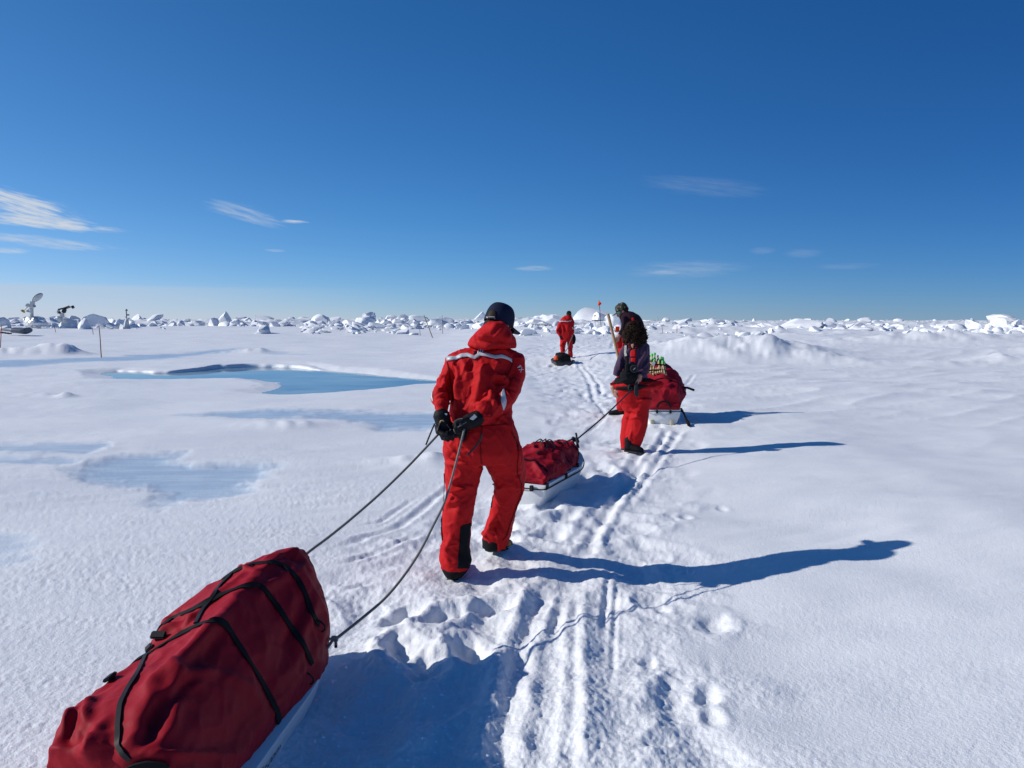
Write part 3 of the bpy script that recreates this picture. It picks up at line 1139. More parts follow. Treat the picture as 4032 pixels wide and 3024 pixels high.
# ------------------------------------------------------------------ sleds
class Sled:
    """frame: s along the sled from its rear, c across to its right, z up"""

    def __init__(q, name, label, origin, heading, group):
        q.o = Vector(origin)
        q.ax = Vector((math.cos(heading), math.sin(heading), 0))
        q.rt = Vector((math.sin(heading), -math.cos(heading), 0))
        q.root = empty(name, q.o, heading - math.pi / 2)
        tag(q.root, label, 'sled', group)

    def w(q, s, c, z):
        return q.o + q.ax * s + q.rt * c + Vector((0, 0, z))

    def grid(q, name, st, nS, nT, mat, disp=None, cap0=True, cap1=True, rnd=2, sub=False):
        """st: (s, [(c, z)...]) sections from left bottom over the top to right bottom"""
        ss = np.array([a for a, _ in st], float)
        C = np.array([pts for _, pts in st], float)
        s = np.linspace(ss[0], ss[-1], nS)
        out = np.empty((nS, C.shape[1], 2))
        for k in range(C.shape[1]):
            for j in range(2):
                out[:, k, j] = np.interp(s, ss, C[:, k, j])
        for _ in range(5):
            out[1:-1] = (out[:-2] + 2 * out[1:-1] + out[2:]) / 4
        seg = np.linalg.norm(np.diff(out, axis=1), axis=2).mean(0)
        acc = np.concatenate([[0], np.cumsum(seg)])
        t = np.linspace(0, acc[-1], nT)
        sec = np.empty((nS, nT, 2))
        for i in range(nS):
            for j in range(2):
                sec[i, :, j] = np.interp(t, acc, out[i, :, j])
        for _ in range(rnd):
            sec[:, 1:-1] = (sec[:, :-2] + 2 * sec[:, 1:-1] + sec[:, 2:]) / 4
        rows = [(s[i], sec[i]) for i in range(nS)]

        def cap(sv, r, sgn):
            m = np.array([(r[0, 0] + r[-1, 0]) / 2, (r[:, 1].min() * 0.55 + r[:, 1].max() * 0.45)])
            bulge = 0.03
            return [(sv + sgn * bulge * math.sin(f * math.pi / 2), m + (r - m) * (1 - f)) for f in (0.04, 0.1, 0.2, 0.35, 0.5, 0.65, 0.8, 0.92, 0.995)]
        if cap0:
            rows = cap(s[0], sec[0], -1)[::-1] + rows
        if cap1:
            rows = rows + cap(s[-1], sec[-1], 1)
        A, B = np.array(q.ax), np.array(q.rt)
        G = np.stack([np.array(q.o) + sv * A + r[:, :1] * B + r[:, 1:] * np.array([0, 0, 1]) for sv, r in rows])
        n, m = G.shape[:2]
        F = []
        for i in range(n - 1):
            for j in range(m - 1):
                F.append((i * m + j, (i + 1) * m + j, (i + 1) * m + j + 1, i * m + j + 1))
            F.append((i * m + m - 1, (i + 1) * m + m - 1, (i + 1) * m, i * m))
        me = from_np(name, G.reshape(-1, 3), F)
        bm = bmesh.new()
        bm.from_mesh(me)
        bmesh.ops.recalc_face_normals(bm, faces=bm.faces)
        bm.to_mesh(me)
        bm.free()
        if disp is not None:
            nv = len(me.vertices)
            P = np.empty(nv * 3, np.float32)
            Nn = np.empty(nv * 3, np.float32)
            me.vertices.foreach_get('co', P)
            me.vertices.foreach_get('normal', Nn)
            P, Nn = P.reshape(-1, 3).astype(float), Nn.reshape(-1, 3).astype(float)
            me.vertices.foreach_set('co', (P + Nn * disp(P, Nn, bvh_of(me))[:, None]).astype(np.float32).ravel())
            me.update()
        smooth(me)
        return link(name, me, mat, q.root)

    def hull(q, L, wt, wb, h, nose=0.16, mat=None, base=-0.03):
        st = []
        for s in np.linspace(0, L, 26):
            f = max(0.0, (s / L - 0.62) / 0.38)
            k = math.sqrt(max(0.0, 1 - f ** 2.2))
            k = max(k, 0.12)
            zb = base + nose * f ** 2
            zt = h + 0.5 * nose * f ** 2
            r = 0.0 if s > 0 else 0.012
            st.append((s, [(-wt / 2 * k, zt), (-wt / 2 * k + 0.004, zt - 0.03), (-(wb + 0.75 * (wt - wb)) / 2 * k, zt * .6 + zb * .4), (-wb / 2 * k + r, zb + 0.012), (-wb / 4 * k, zb - 0.006),
                           (0, zb), (wb / 4 * k, zb - 0.006), (wb / 2 * k - r, zb + 0.012), ((wb + 0.75 * (wt - wb)) / 2 * k, zt * .6 + zb * .4), (wt / 2 * k - 0.004, zt - 0.03), (wt / 2 * k, zt)]))
        o = q.grid('hull', st, 60, 60, mat or M['hull'], rnd=1)
        q.rim_st = [(s, p[0], p[-1]) for s, p in st]
        return o

    def rim(q, r, mat, dz=0.0):
        P = [q.w(s, a[0] * 1.012 - 0.004, a[1] + dz) for s, a, b in q.rim_st]
        P2 = [q.w(s, b[0] * 1.012 + 0.004, b[1] + dz) for s, a, b in q.rim_st]
        rear = [q.w(-0.036, q.rim_st[0][2][0] * f, q.rim_st[0][2][1] + dz) for f in (0.9, 0.4, -0.4, -0.9)]
        loop = P2[::-1] + rear + P
        return tube('rim_cord', loop, r, mat, q.root, 6)


def c1(x, y):
    return (x / 1.646, 2100 + y / 1.646)


# the near sled
hA = math.atan2(1.0, 0.09)
zA = hz(-1.07, 2.8)
sa = Sled('pulka_sled', 'white sled under a strapped dark red bag, in the near left corner', (-1.162, 2.03, zA - 0.02), hA, 'towed sleds')
sa.hull(1.56, 0.52, 0.40, 0.145, 0.16)
ST_A = [(0.055, [(-.16, .12), (-.185, .28), (-.165, .43), (-.05, .455), (.09, .455), (.2, .41), (.27, .27), (.22, .14)]),
        (.17, [(-.2, .12), (-.23, .28), (-.215, .44), (-.08, .48), (.07, .51), (.19, .42), (.265, .25), (.212, .14)]),
        (.4, [(-.22, .12), (-.265, .28), (-.255, .43), (-.11, .495), (.06, .55), (.17, .42), (.255, .25), (.208, .14)]),
        (.66, [(-.24, .12), (-.25, .28), (-.225, .44), (-.1, .51), (.045, .58), (.17, .43), (.25, .25), (.216, .14)]),
        (.93, [(-.25, .12), (-.32, .30), (-.31, .47), (-.13, .55), (.025, .60), (.16, .45), (.262, .26), (.236, .14)]),
        (1.12, [(-.25, .12), (-.27, .35), (-.24, .53), (-.105, .59), (.02, .62), (.16, .49), (.27, .29), (.25, .14)]),
        (1.28, [(-.21, .13), (-.21, .35), (-.17, .54), (-.07, .605), (.03, .63), (.155, .53), (.25, .34), (.235, .14)]),
        (1.40, [(-.14, .14), (-.14, .35), (-.11, .54), (-.03, .60), (.05, .62), (.13, .53), (.2, .36), (.19, .15)]),
        (1.49, [(-.06, .16), (-.06, .35), (-.04, .51), (.01, .57), (.06, .58), (.1, .51), (.13, .37), (.12, .17)])]
FOLDS_A = [([(1410, 565), (1130, 850), (1000, 980), (900, 1150), (840, 1400)], .030, .022), ([(1130, 850), (1150, 940), (1090, 1050), (1080, 1150)], .020, .022),
           ([(1130, 930), (1250, 905), (1380, 895)], .022, .016), ([(1160, 960), (1010, 1200), (960, 1360)], .028, -.020),
           ([(1360, 900), (1200, 1020), (1090, 1230), (1020, 1400)], .022, .010), ([(1250, 940), (1150, 1060)], .03, -.014),
           ([(1380, 895), (1550, 960), (1700, 1080)], .03, .010), ([(1560, 640), (1700, 900), (1790, 1100)], .05, -.010),
           ([(620, 1080), (560, 1180), (545, 1260)], .016, .018), ([(500, 1160), (440, 1240), (415, 1300)], .014, .020), ([(470, 1230), (430, 1300), (480, 1390)], .018, -.024),
           ([(600, 1110), (480, 1200), (400, 1250)], .016, .014), ([(540, 1300), (590, 1380), (520, 1410)], .014, .018), ([(520, 1250), (560, 1350)], .018, -.022),
           ([(690, 1200), (620, 1300), (660, 1420)], .022, .014), ([(900, 830), (760, 930), (600, 1060), (430, 1180)], .025, .012), ([(720, 950), (560, 1080), (420, 1170)], .02, -.014),
           ([(1000, 1000), (930, 1080), (850, 1280)], .026, -.012), ([(1170, 590), (1090, 640), (1000, 720)], .022, .026), ([(1260, 560), (1150, 640)], .018, -.018),
           ([(1280, 520), (1190, 610)], .016, .018), ([(1060, 480), (1100, 520), (1140, 545)], .014, -.016), ([(1160, 490), (1180, 520)], .012, -.014),
           ([(1560, 280), (1440, 380), (1330, 470), (1240, 520)], .022, .014), ([(1660, 150), (1780, 100), (1860, 70)], .03, .008), ([(1650, 240), (1560, 230), (1500, 250)], .015, .012),
           ([(1900, 240), (1760, 330), (1640, 420)], .03, .012), ([(1960, 460), (1900, 640), (1840, 760)], .03, -.012), ([(2060, 420), (1960, 620), (1900, 760)], .028, .014),
           ([(1980, 700), (1900, 860), (1780, 1000)], .03, .012), ([(1760, 180), (1870, 130), (1960, 200)], .03, -.010), ([(1420, 640), (1340, 760), (1160, 850)], .03, -.012),
           ([(330, 1385), (500, 1425), (700, 1448), (1000, 1436), (1300, 1432), (1600, 1440)], .012, .009), ([(1640, 1180), (1500, 1330), (1300, 1420)], .04, -.010)]


def disp_A(P, Nn, bv):
    fo = []
    for pts, w, a in FOLDS_A:
        fo.append(([p for p, n in hits(bv, [c1(*p) for p in pts], 3)], w, a))
    d = 1.25 * fold_disp(P, fo)
    d += 0.010 * (ridged(P, (5, 3.2, 5), 3, 2) - 0.4)
    d += 0.004 * (ridged(P, (13, 9, 13), 5, 3) - 0.3) + 0.0025 * n3(P * 26, 6)
    return d


bagA = sa.grid('bag', ST_A, 190, 150, M['bag'], disp_A, rnd=5)
bvA = bvh_of(bagA.data)
for path in ([(1290, 318), (1500, 242), (1650, 197), (1780, 190), (1850, 215), (1930, 300), (1980, 400), (2020, 520), (2066, 596)],
             [(1015, 635), (1100, 562), (1240, 500), (1400, 415), (1560, 350), (1640, 335), (1700, 350), (1800, 480), (1870, 590), (1960, 710), (2020, 850)],
             [(640, 985), (720, 925), (830, 855), (960, 785), (1080, 710), (1180, 650), (1300, 590), (1400, 562), (1460, 590), (1520, 690), (1620, 840), (1720, 1010), (1790, 1150), (1810, 1225)]):
    pn = hits(bvA, [c1(*p) for p in path], 6, 0.003)
    q0 = pn[0][0] - sa.o
    s_, z_ = q0.dot(sa.ax), q0.z
    down = []
    for k in range(1, 12):
        z = z_ - (z_ - .14) * k / 11
        p, n, i, d = bvA.ray_cast(sa.w(s_ - .004 * k, -.8, z), sa.rt)
        if p is not None:
            down.append((p - sa.rt * .003, (n if n.dot(sa.rt) < 0 else -n)))
    ribbon('strap', down[::-1] + pn, 0.031, 0.003, M['webbing'], bagA)
for path in ([(1615, 140), (1590, 172), (1540, 187), (1500, 270), (1420, 350), (1380, 410), (1320, 490), (1270, 588)],
             [(950, 792), (900, 900), (830, 1010), (780, 1110), (765, 1250), (765, 1360), (800, 1430), (850, 1462)]):
    ribbon('zip', hits(bvA, [c1(*p) for p in path], 6, 0.002), 0.016, 0.006, M['plastic'], bagA)
# buckles where the straps meet the left edge, loops along the right edge
for x, y, a, b in ((1000, 655, .055, .03), (945, 740, .04, .03), (690, 935, .05, .03), (625, 985, .045, .028)):
    p, n = hit(bvA, *c1(x, y), 0.008)
    if p is None:
        p, n = hit(bvA, *c1(x + 30, y + 10), 0.008)
    if p is not None:
        link('buckle', box_mesh('buckle', (a, b, 0.012), .004, p, n.to_track_quat('Z', 'Y').to_matrix()), M['plastic'], bagA)
for x, y in ((2078, 600), (2000, 935)):
    p, n = hit(bvA, *c1(x - 16, y), 0.004)
    if p is not None:
        t = Vector((0.35, 0.1, -1)).normalized()
        o = sa.rt
        tube('loop', [p - t * .03, p + o * .018 - t * .018, p + o * .026, p + o * .018 + t * .02, p + t * .03], .004, M['plastic'], bagA)
hp = [hit(bvA, *c1(x, y), .012) for x, y in ((850, 1530), (890, 1490), (960, 1468), (1030, 1480), (1090, 1530))]
hp = [h for h in hp if h[0] is not None]
if len(hp) > 2:
    ribbon('handle', hp, .03, .005, M['webbing'], bagA)
# web address on the right side of the hull
hullA = [o for o in COL.objects if o.name.startswith('hull')][0]


def hull_text(q, hull, txt, size, s0, z0, mat):
    me = text_mesh(txt, size, 0.25)
    bm = bmesh.new()
    bm.from_mesh(me)
    bmesh.ops.triangulate(bm, faces=bm.faces)
    bmesh.ops.subdivide_edges(bm, edges=[e for e in bm.edges if e.calc_length() > 0.02], cuts=1)
    bv = bvh_of(hull.data)
    for v in bm.verts:
        o = q.w(s0 + v.co.x, 0.6, z0 + v.co.y)
        p, n, i, d = bv.ray_cast(o, -q.rt)
        if p is not None:
            v.co = p + q.rt * 0.003 + Vector((0, 0, .001))
        else:
            v.co = q.w(s0 + v.co.x, .25, z0 + v.co.y)
    bm.to_mesh(me)
    bm.free()
    me.name = 'lettering'
    return link('lettering', me, mat, hull)


hull_text(sa, hullA, 'acapulka.com', 0.064, 0.53, 0.085, M['ink'])
# tow fitting at the nose, right side
kn = at(1312, 2512, 3.27)
fit = at(1262, 2550, 3.22)
tube('tow_sleeve', [at(1238, 2600, 3.2), at(1250, 2572, 3.21), at(1270, 2543, 3.23), at(1283, 2530, 3.24)], lambda t: .010 + .010 * math.sin(math.pi * t), M['plastic'], sa.root)
# ------------------------------------------------------------------ the other three sleds
# the sled pulled by the woman
oB = gp(2045, 1995) + Vector((0, .05, 0))
hB = R(66)
sb = Sled('pulka_sled', 'white sled with slumped dark red bag, partly behind the leg of the capped walker', oB, hB, 'towed sleds')
hullB = sb.hull(1.34, 0.50, 0.38, 0.20, 0.22)
ST_B = [(0.0, [(-.22, .19), (-.23, .24), (-.2, .29), (-.08, .31), (.06, .31), (.18, .29), (.23, .24), (.22, .19)]),
        (.15, [(-.23, .19), (-.24, .30), (-.2, .38), (-.09, .42), (.05, .42), (.17, .37), (.24, .28), (.23, .19)]),
        (.4, [(-.23, .19), (-.25, .33), (-.2, .45), (-.09, .50), (.04, .51), (.16, .44), (.24, .30), (.23, .19)]),
        (.62, [(-.23, .19), (-.25, .34), (-.19, .49), (-.08, .56), (.03, .57), (.14, .47), (.23, .31), (.22, .19)]),
        (.75, [(-.23, .20), (-.25, .34), (-.2, .46), (-.09, .50), (.03, .51), (.14, .44), (.22, .31), (.22, .20)]),
        (.95, [(-.2, .22), (-.21, .34), (-.17, .45), (-.08, .49), (.02, .50), (.11, .45), (.19, .33), (.19, .22)]),
        (1.15, [(-.15, .26), (-.15, .36), (-.12, .44), (-.05, .48), (.02, .48), (.08, .45), (.13, .36), (.14, .26)]),
        (1.28, [(-.07, .30), (-.07, .37), (-.05, .43), (-.02, .455), (.01, .455), (.04, .43), (.06, .37), (.07, .30)])]


def lumps(a, sc, seed):
    def f(P, Nn, bv):
        w = P + 0.07 * np.stack([n3(P * 4, seed + 7), n3(P * 6, seed + 8), n3(P * 6, seed + 9)], 1)
        return a * (ridged(w, (sc, sc, sc * 1.4), seed, 2) - 0.45) + 0.22 * a * (ridged(w, (sc * 2.0, sc * 2.0, sc * 2.2), seed + 1, 3) - 0.3) + 0.07 * a * n3(P * 26, seed + 2)
    return f


ST_B = [(s, [(c, .19 + (z - .19) * .74) for c, z in p]) for s, p in ST_B]
bagB = sb.grid('bag', ST_B, 110, 100, M['bag'], lumps(.042, 4.6, 31), rnd=5)
sb.rim(.006, M['plastic'], -0.035)
bvB = bvh_of(bagB.data)


def over(q, bv, s, a0, a1, n=26, off=.004, ds=0.0):
    """strap path laid over a bag across the sled"""
    out = []
    for k in range(n + 1):
        a = a0 + (a1 - a0) * k / n
        d = q.rt * math.sin(a) + Vector((0, 0, math.cos(a)))
        o = q.w(s + ds * (k / n - .5), 0, .28)
        p, nn, i, dd = bv.ray_cast(o + d * 1.2, -d)
        if p is not None:
            out.append((p + d * off, (nn + d).normalized()))
    return out


for s, ds in ((.16, .02), (.72, -.05), (1.1, .05)):
    pn = over(sb, bvB, s, -1.9, 1.9, ds=ds)
    if len(pn) > 4:
        ribbon('strap', pn, .03, .004, M['webbing'], bagB)
pn = []
for k in range(22):
    s = .35 + .85 * k / 21
    p, nn, i, dd = bvB.ray_cast(sb.w(s, .02 + .05 * math.sin(k * .5), 1.2), Vector((0, 0, -1)))
    if p is not None:
        pn.append((p + Vector((0, 0, .005)), nn))
ribbon('zip', pn, .018, .006, M['plastic'], bagB)
p0 = sb.w(.60, .0, .485)
for k in range(5):
    a = 1.3 * k
    tube('drawcord', curve_pts([p0 + Vector((.02 * math.cos(a), .02 * math.sin(a), 0)), p0 + Vector((.05 * math.cos(a), .05 * math.sin(a), .012)),
                                p0 + Vector((.10 * math.cos(a + .5), .10 * math.sin(a + .5), -.03)), p0 + Vector((.13 * math.cos(a + .8), .13 * math.sin(a + .8), -.12))]), .005, M['dark_rope'], bagB)
link('patch', box_mesh('patch', (.06, .03, .012), .004, sb.w(.95, .06, .425), Euler((.3, .2, .9)).to_matrix()), plain('grey buckle', (.06, .065, .06), .5), bagB)
for s in (.02, .5, .9):
    link('clip', box_mesh('clip', (.03, .03, .05), .004, sb.w(s, .252 if s < .85 else .225, .19 if s < .85 else .215), Matrix.Rotation(hB, 3, 'Z')), M['plastic'], hullB)
for c in (-.12, .13):
    link('clip', box_mesh('clip', (.03, .03, .05), .004, sb.w(-.034, c, .17), Matrix.Rotation(hB, 3, 'Z')), M['plastic'], hullB)

# the tall loaded sled ahead of the woman
oC = gp(2612, 1668) + Vector((0, 0, .02))
hC = R(84)
sc_ = Sled('pulka_sled', 'white sled piled high with red bags and bamboo sticks, behind the purple fleece', oC, hC, 'towed sleds')
hullC = sc_.hull(1.7, 0.52, 0.42, 0.20, 0.2)
ST_C = [(0.0, [(-.22, .19), (-.235, .32), (-.22, .46), (-.1, .49), (.06, .49), (.2, .46), (.235, .32), (.23, .19)]),
        (.12, [(-.23, .19), (-.26, .34), (-.24, .50), (-.1, .55), (.06, .55), (.22, .50), (.27, .34), (.24, .19)]),
        (.32, [(-.23, .19), (-.30, .40), (-.28, .58), (-.12, .65), (.06, .66), (.25, .58), (.36, .42), (.25, .19)]),
        (.55, [(-.23, .19), (-.31, .44), (-.28, .72), (-.12, .83), (.05, .84), (.26, .72), (.43, .45), (.25, .19)]),
        (.85, [(-.23, .19), (-.31, .44), (-.28, .77), (-.12, .88), (.05, .88), (.25, .77), (.37, .46), (.24, .19)]),
        (1.15, [(-.22, .20), (-.27, .42), (-.24, .66), (-.11, .75), (.03, .75), (.18, .65), (.28, .42), (.22, .20)]),
        (1.45, [(-.15, .23), (-.17, .38), (-.14, .50), (-.06, .55), (.02, .55), (.1, .5), (.16, .38), (.15, .23)]),
        (1.62, [(-.07, .28), (-.08, .33), (-.06, .38), (-.03, .40), (.0, .40), (.04, .38), (.06, .33), (.07, .28)])]
bagC = sc_.grid('bag', ST_C, 90, 90, M['bag'], lumps(.034, 3.6, 51), rnd=4)
sc_.rim(.006, M['plastic'], -0.03)
bvC = bvh_of(bagC.data)
for s, ds in ((.3, .06), (.7, -.06), (1.1, .03)):
    pn = over(sc_, bvC, s, -1.5, 1.5, ds=ds)
    if len(pn) > 4:
        ribbon('strap', pn, .035, .005, M['webbing'], bagC)
for c in (-.1, .1):
    link('clip', box_mesh('clip', (.03, .03, .05), .004, sc_.w(-.034, c, .165)), M['plastic'], hullC)
for c in (-.17, .13):
    link('runner_block', box_mesh('runner_block', (.055, .05, .09), .01, sc_.w(-.02, c, -.005)), plain('yellowed plastic', (.55, .5, .36), .5), hullC)
arc = [sc_.w(-.045, .1 * math.cos(a), .23 + .10 * math.sin(a)) for a in np.linspace(0, math.pi, 13)]
ribbon('handle', [(p, -sc_.ax) for p in arc], .03, .006, M['webbing'], bagC)
tube('loose_strap', curve_pts([sc_.w(.1, .27, .2), sc_.w(.02, .31, .13), sc_.w(-.05, .335, .05), sc_.w(-.15, .36, .0), sc_.w(-.3, .34, .01)]), lambda t: .022 - .006 * math.sin(6 * t), M['webbing'], bagC, 6)
tube('loose_strap', [sc_.w(.40, .30, .50), sc_.w(.38, .40, .50), sc_.w(.36, .47, .475), sc_.w(.35, .50, .465)], .02, M['webbing'], bagC, 6)
link('care_label', box_mesh('care_label', (.05, .004, .07), .001, sc_.w(.42, -.13, .87), Euler((.5, 0, .2)).to_matrix()), M['white'], bagC)

# bamboo sticks with bright tape tied on top of it
M['tape_green'] = plain('bright green tape', (.11, .58, .12), .5, var=.1)
M['tape_orange'] = plain('bright orange tape', (.85, .20, .03), .5, var=.1)
M['cane'] = plain('split bamboo', (.55, .38, .20), .6, var=.35, scale=25)
STK = [(2552, 1460, 2556, 1412, 'orange'), (2562, 1462, 2567, 1408, 'green'), (2572, 1466, 2577, 1405, 'green'), (2582, 1462, 2580, 1425, None), (2590, 1460, 2588, 1420, None),
       (2598, 1458, 2592, 1412, 'lime'), (2606, 1458, 2600, 1422, None), (2616, 1462, 2606, 1418, 'green'), (2622, 1466, 2612, 1420, 'green')]
LBL = ['orange taped bamboo stick at the left end of the bundle on the piled sled', 'green taped bamboo stick next to the orange taped one on the piled sled',
       'large green taped bamboo stick, third from the left on the piled sled', 'left of the two bare bamboo sticks in the bundle on the piled sled', 'right of the two bare bamboo sticks beside the lime taped stick',
       'lime taped bamboo stick in the middle of the bundle on the piled sled', 'bare bamboo stick right of the lime taped stick on the piled sled', 'green taped bamboo stick, second from the right on the piled sled',
       'green taped bamboo stick at the right end of the bundle on the piled sled']
for i, (x0, y0, x1, y1, c) in enumerate(STK):
    pa_, na_ = hit(bvC, x0, y0 + 6, .025)
    Yn = pa_.y if pa_ is not None else oC.y + .5
    a, b = at(x0, y0 + 6, Yn), at(x1, y1, Yn + .35)
    e = (b - a).normalized()
    far = b + e * .04
    rt_ = empty('bamboo_stick', a)
    tag(rt_, LBL[i], 'stick', 'bamboo sticks tied on the tall sled')
    tube('cane', [a - e * .03, a + e * .1, b, far], lambda t: .0155 - .002 * t, M['cane'], rt_, 10)
    for k in (.12, .5):
        q = a + (b - a) * k
        tube('node', [q - e * .006, q, q + e * .006], lambda t: .015 + .003 * math.sin(math.pi * t), M['cane'], rt_, 10)
    if c:
        m = M['tape_orange'] if c == 'orange' else M['tape_green']
        rr = .016 if c == 'lime' else .022
        tube('tape', curve_pts([b - e * .12, b - e * .05 + Vector((0.008, 0, .004)), b + e * .03 - Vector((.006, 0, 0)), b + e * .09]), lambda t: rr * (.75 + .25 * math.sin(9 * t)), m, rt_, 10)
for s in (.42, .62):
    P = [at(2545 + 82 * k / 12, (1462 if s < .5 else 1440) - 5 * math.sin(math.pi * k / 12), oC.y + (.42 if s < .5 else .56)) for k in range(13)]
    ribbon('lashing', [(p, Vector((0, -.6, .8))) for p in P], .03, .006, M['webbing'], bagC)

# the small black sled of the far walker
oD = gp(2222, 1440)
hD = R(98)
sd_ = Sled('cargo_sled', 'low black sled with an orange sack at the feet of the farthest walker', oD, hD, 'towed sleds')
M['sledblack'] = plain('black polyethylene', (.015, .016, .018), .5)
sd_.hull(1.3, .62, .5, .16, .16, M['sledblack'])
ST_D = [(0.0, [(-.18, .12), (-.2, .22), (-.19, .33), (-.1, .36), (.1, .36), (.22, .33), (.24, .22), (.22, .12)]),
        (.3, [(-.18, .12), (-.2, .25), (-.19, .42), (-.1, .46), (.1, .42), (.22, .38), (.25, .22), (.22, .12)]),
        (.6, [(-.18, .12), (-.2, .25), (-.19, .42), (-.1, .45), (.1, .40), (.22, .36), (.25, .22), (.22, .12)]),
        (.8, [(-.15, .12), (-.16, .2), (-.15, .30), (-.1, .33), (.1, .33), (.16, .3), (.2, .2), (.2, .12)])]
sd_.grid('bag', ST_D, 30, 40, M['black_cloth'], lumps(.03, 5, 61), rnd=3)
Sculpt().ball(sd_.w(.25, -.235, .24), (.10, .25, .11)).done('sack', cloth('orange dry sack', (.62, .085, .03)), sd_.root, .02, 3, disp=lambda P, Nn, bv: .02 * n3(P * 9, 4))
for c in (-.34, .34):
    link('grip', box_mesh('grip', (.1, .25, .04), .01, sd_.w(.1, c, .17)), M['plastic'], sd_.root)
# ------------------------------------------------------------------ people
def c2(x, y):
    return (1600 + x / 2.5517, 1150 + y / 2.5517)


def c3(x, y):
    return (1650 + x / 2.5517, 1700 + y / 2.5517)


def c4(x, y):
    return (2300 + x / 2.37, 1150 + y / 2.37)


def c6(x, y):
    return (2380 + x / 9.215, 1180 + y / 9.215)


def c7(x, y):
    return (2100 + x / 5.53, 1200 + y / 5.53)


def rg(cv, l, r, Y, ry):
    a, b = at(*cv(*l), Y), at(*cv(*r), Y)
    return ((a + b) / 2, (b - a) / 2, Vector((0, ry, 0)))


def rows(cv, lst):
    """(xl, xr, y, Y, ry)"""
    return [rg(cv, (xl, y), (xr, y), Y, ry) for xl, xr, y, Y, ry in lst]


def frame(center, yaw, pitch, roll=0.0, sc=1.0):
    """head frame: +y face forward, +z up; yaw turns towards +x, pitch nods down"""
    return Matrix.Translation(center) @ Matrix.Rotation(-yaw, 4, 'Z') @ Matrix.Rotation(-pitch, 4, 'X') @ Matrix.Rotation(roll, 4, 'Y') @ Matrix.Scale(sc, 4)


def head_part(parent, Mh, skin, name='head'):
    s = Sculpt()
    rt3 = Mh.to_3x3().normalized()

    def b(c, r):
        s.ball(Mh @ Vector(c), r, rt3)
    b((0, -.01, .03), (.074, .095, .085))
    b((0, .03, -.045), (.060, .070, .075))
    b((0, .045, -.090), (.045, .045, .032))
    b((0, .078, .008), (.05, .018, .014))
    b((0, .092, -.074), (.025, .013, .008))
    b((0, .092, -.088), (.022, .012, .008))
    for x in (-1, 1):
        b((x * .076, -.005, -.025), (.011, .022, .032))
        b((x * .042, .068, -.045), (.022, .022, .022))
    s.limb([(Mh @ Vector((0, .092, -.005)), .010), (Mh @ Vector((0, .112, -.040)), .014), (Mh @ Vector((0, .104, -.052)), .015)])
    s.limb([(Mh @ Vector((0, -.015, -.06)), .056), (Mh @ Vector((0, -.03, -.13)), .056), (Mh @ Vector((0, -.05, -.20)), .065)])
    h = s.done(name, skin, parent, .0065, 3)
    for x in (-1, 1):
        bm = bmesh.new()
        bmesh.ops.create_uvsphere(bm, u_segments=12, v_segments=8, radius=.012, matrix=Matrix.Translation(Mh @ Vector((x * .031, .082, -.016))))
        me = bpy.data.meshes.new('eye')
        bm.to_mesh(me)
        bm.free()
        link('eye', smooth(me), M['eye'], h)
    return h


M['eye'] = plain('dark eye', (.03, .02, .015), .15, var=0, bump=0)


def cap_part(parent, Mh, mat, rx=.088, ry=.107, zb=.018, top=.135, brim=.075):
    V, F = [], []
    n, m = 36, 12
    for j in range(m + 1):
        f = j / m
        z = zb + (top - zb) * math.sin(f * math.pi / 2) ** 0.85
        k = math.cos(f * math.pi / 2) ** 0.55 if f < 1 else 0.0
        for i in range(n):
            a = 2 * math.pi * i / n
            seam = 1 - .012 * (abs(math.sin(3 * a)) < .17) * (f > .1)
            V.append(Mh @ Vector((rx * k * math.cos(a) * seam, (ry * k * math.sin(a) - .006) * seam, z)))
    for j in range(m):
        for i in range(n):
            F.append((j * n + i, j * n + (i + 1) % n, (j + 1) * n + (i + 1) % n, (j + 1) * n + i))
    o = link('cap', from_np('cap', V, F), mat, parent)
    md = o.modifiers.new('t', 'SOLIDIFY')
    md.thickness, md.offset = .004, -1
    V, F = [], []
    na, nb = 20, 6
    for j in range(nb + 1):
        f = j / nb
        for i in range(na + 1):
            a = math.pi / 2 + (i / na - .5) * R(150)
            w = math.cos((i / na - .5) * math.pi) ** .6
            x, y = rx * 1.005 * math.cos(a), ry * 1.005 * math.sin(a) - .006
            x, y = x * (1 + .15 * f * w), y + brim * f * w
            V.append(Mh @ Vector((x, y, max(zb, .010) + .004 - .020 * (x / rx) ** 2 - .012 * f * w)))
    for j in range(nb):
        for i in range(na):
            F.append((j * (na + 1) + i, j * (na + 1) + i + 1, (j + 1) * (na + 1) + i + 1, (j + 1) * (na + 1) + i))
    b = link('brim', from_np('brim', V, F), mat, o)
    md = b.modifiers.new('t', 'SOLIDIFY')
    md.thickness, md.offset = .005, 0
    bm = bmesh.new()
    bmesh.ops.create_uvsphere(bm, u_segments=12, v_segments=8, radius=.011, matrix=Mh @ Matrix.Translation((0, -.006, top + .002)) @ Matrix.Diagonal((1, 1, .6, 1)))
    me = bpy.data.meshes.new('button')
    bm.to_mesh(me)
    bm.free()
    link('button', smooth(me), mat, o)
    return o


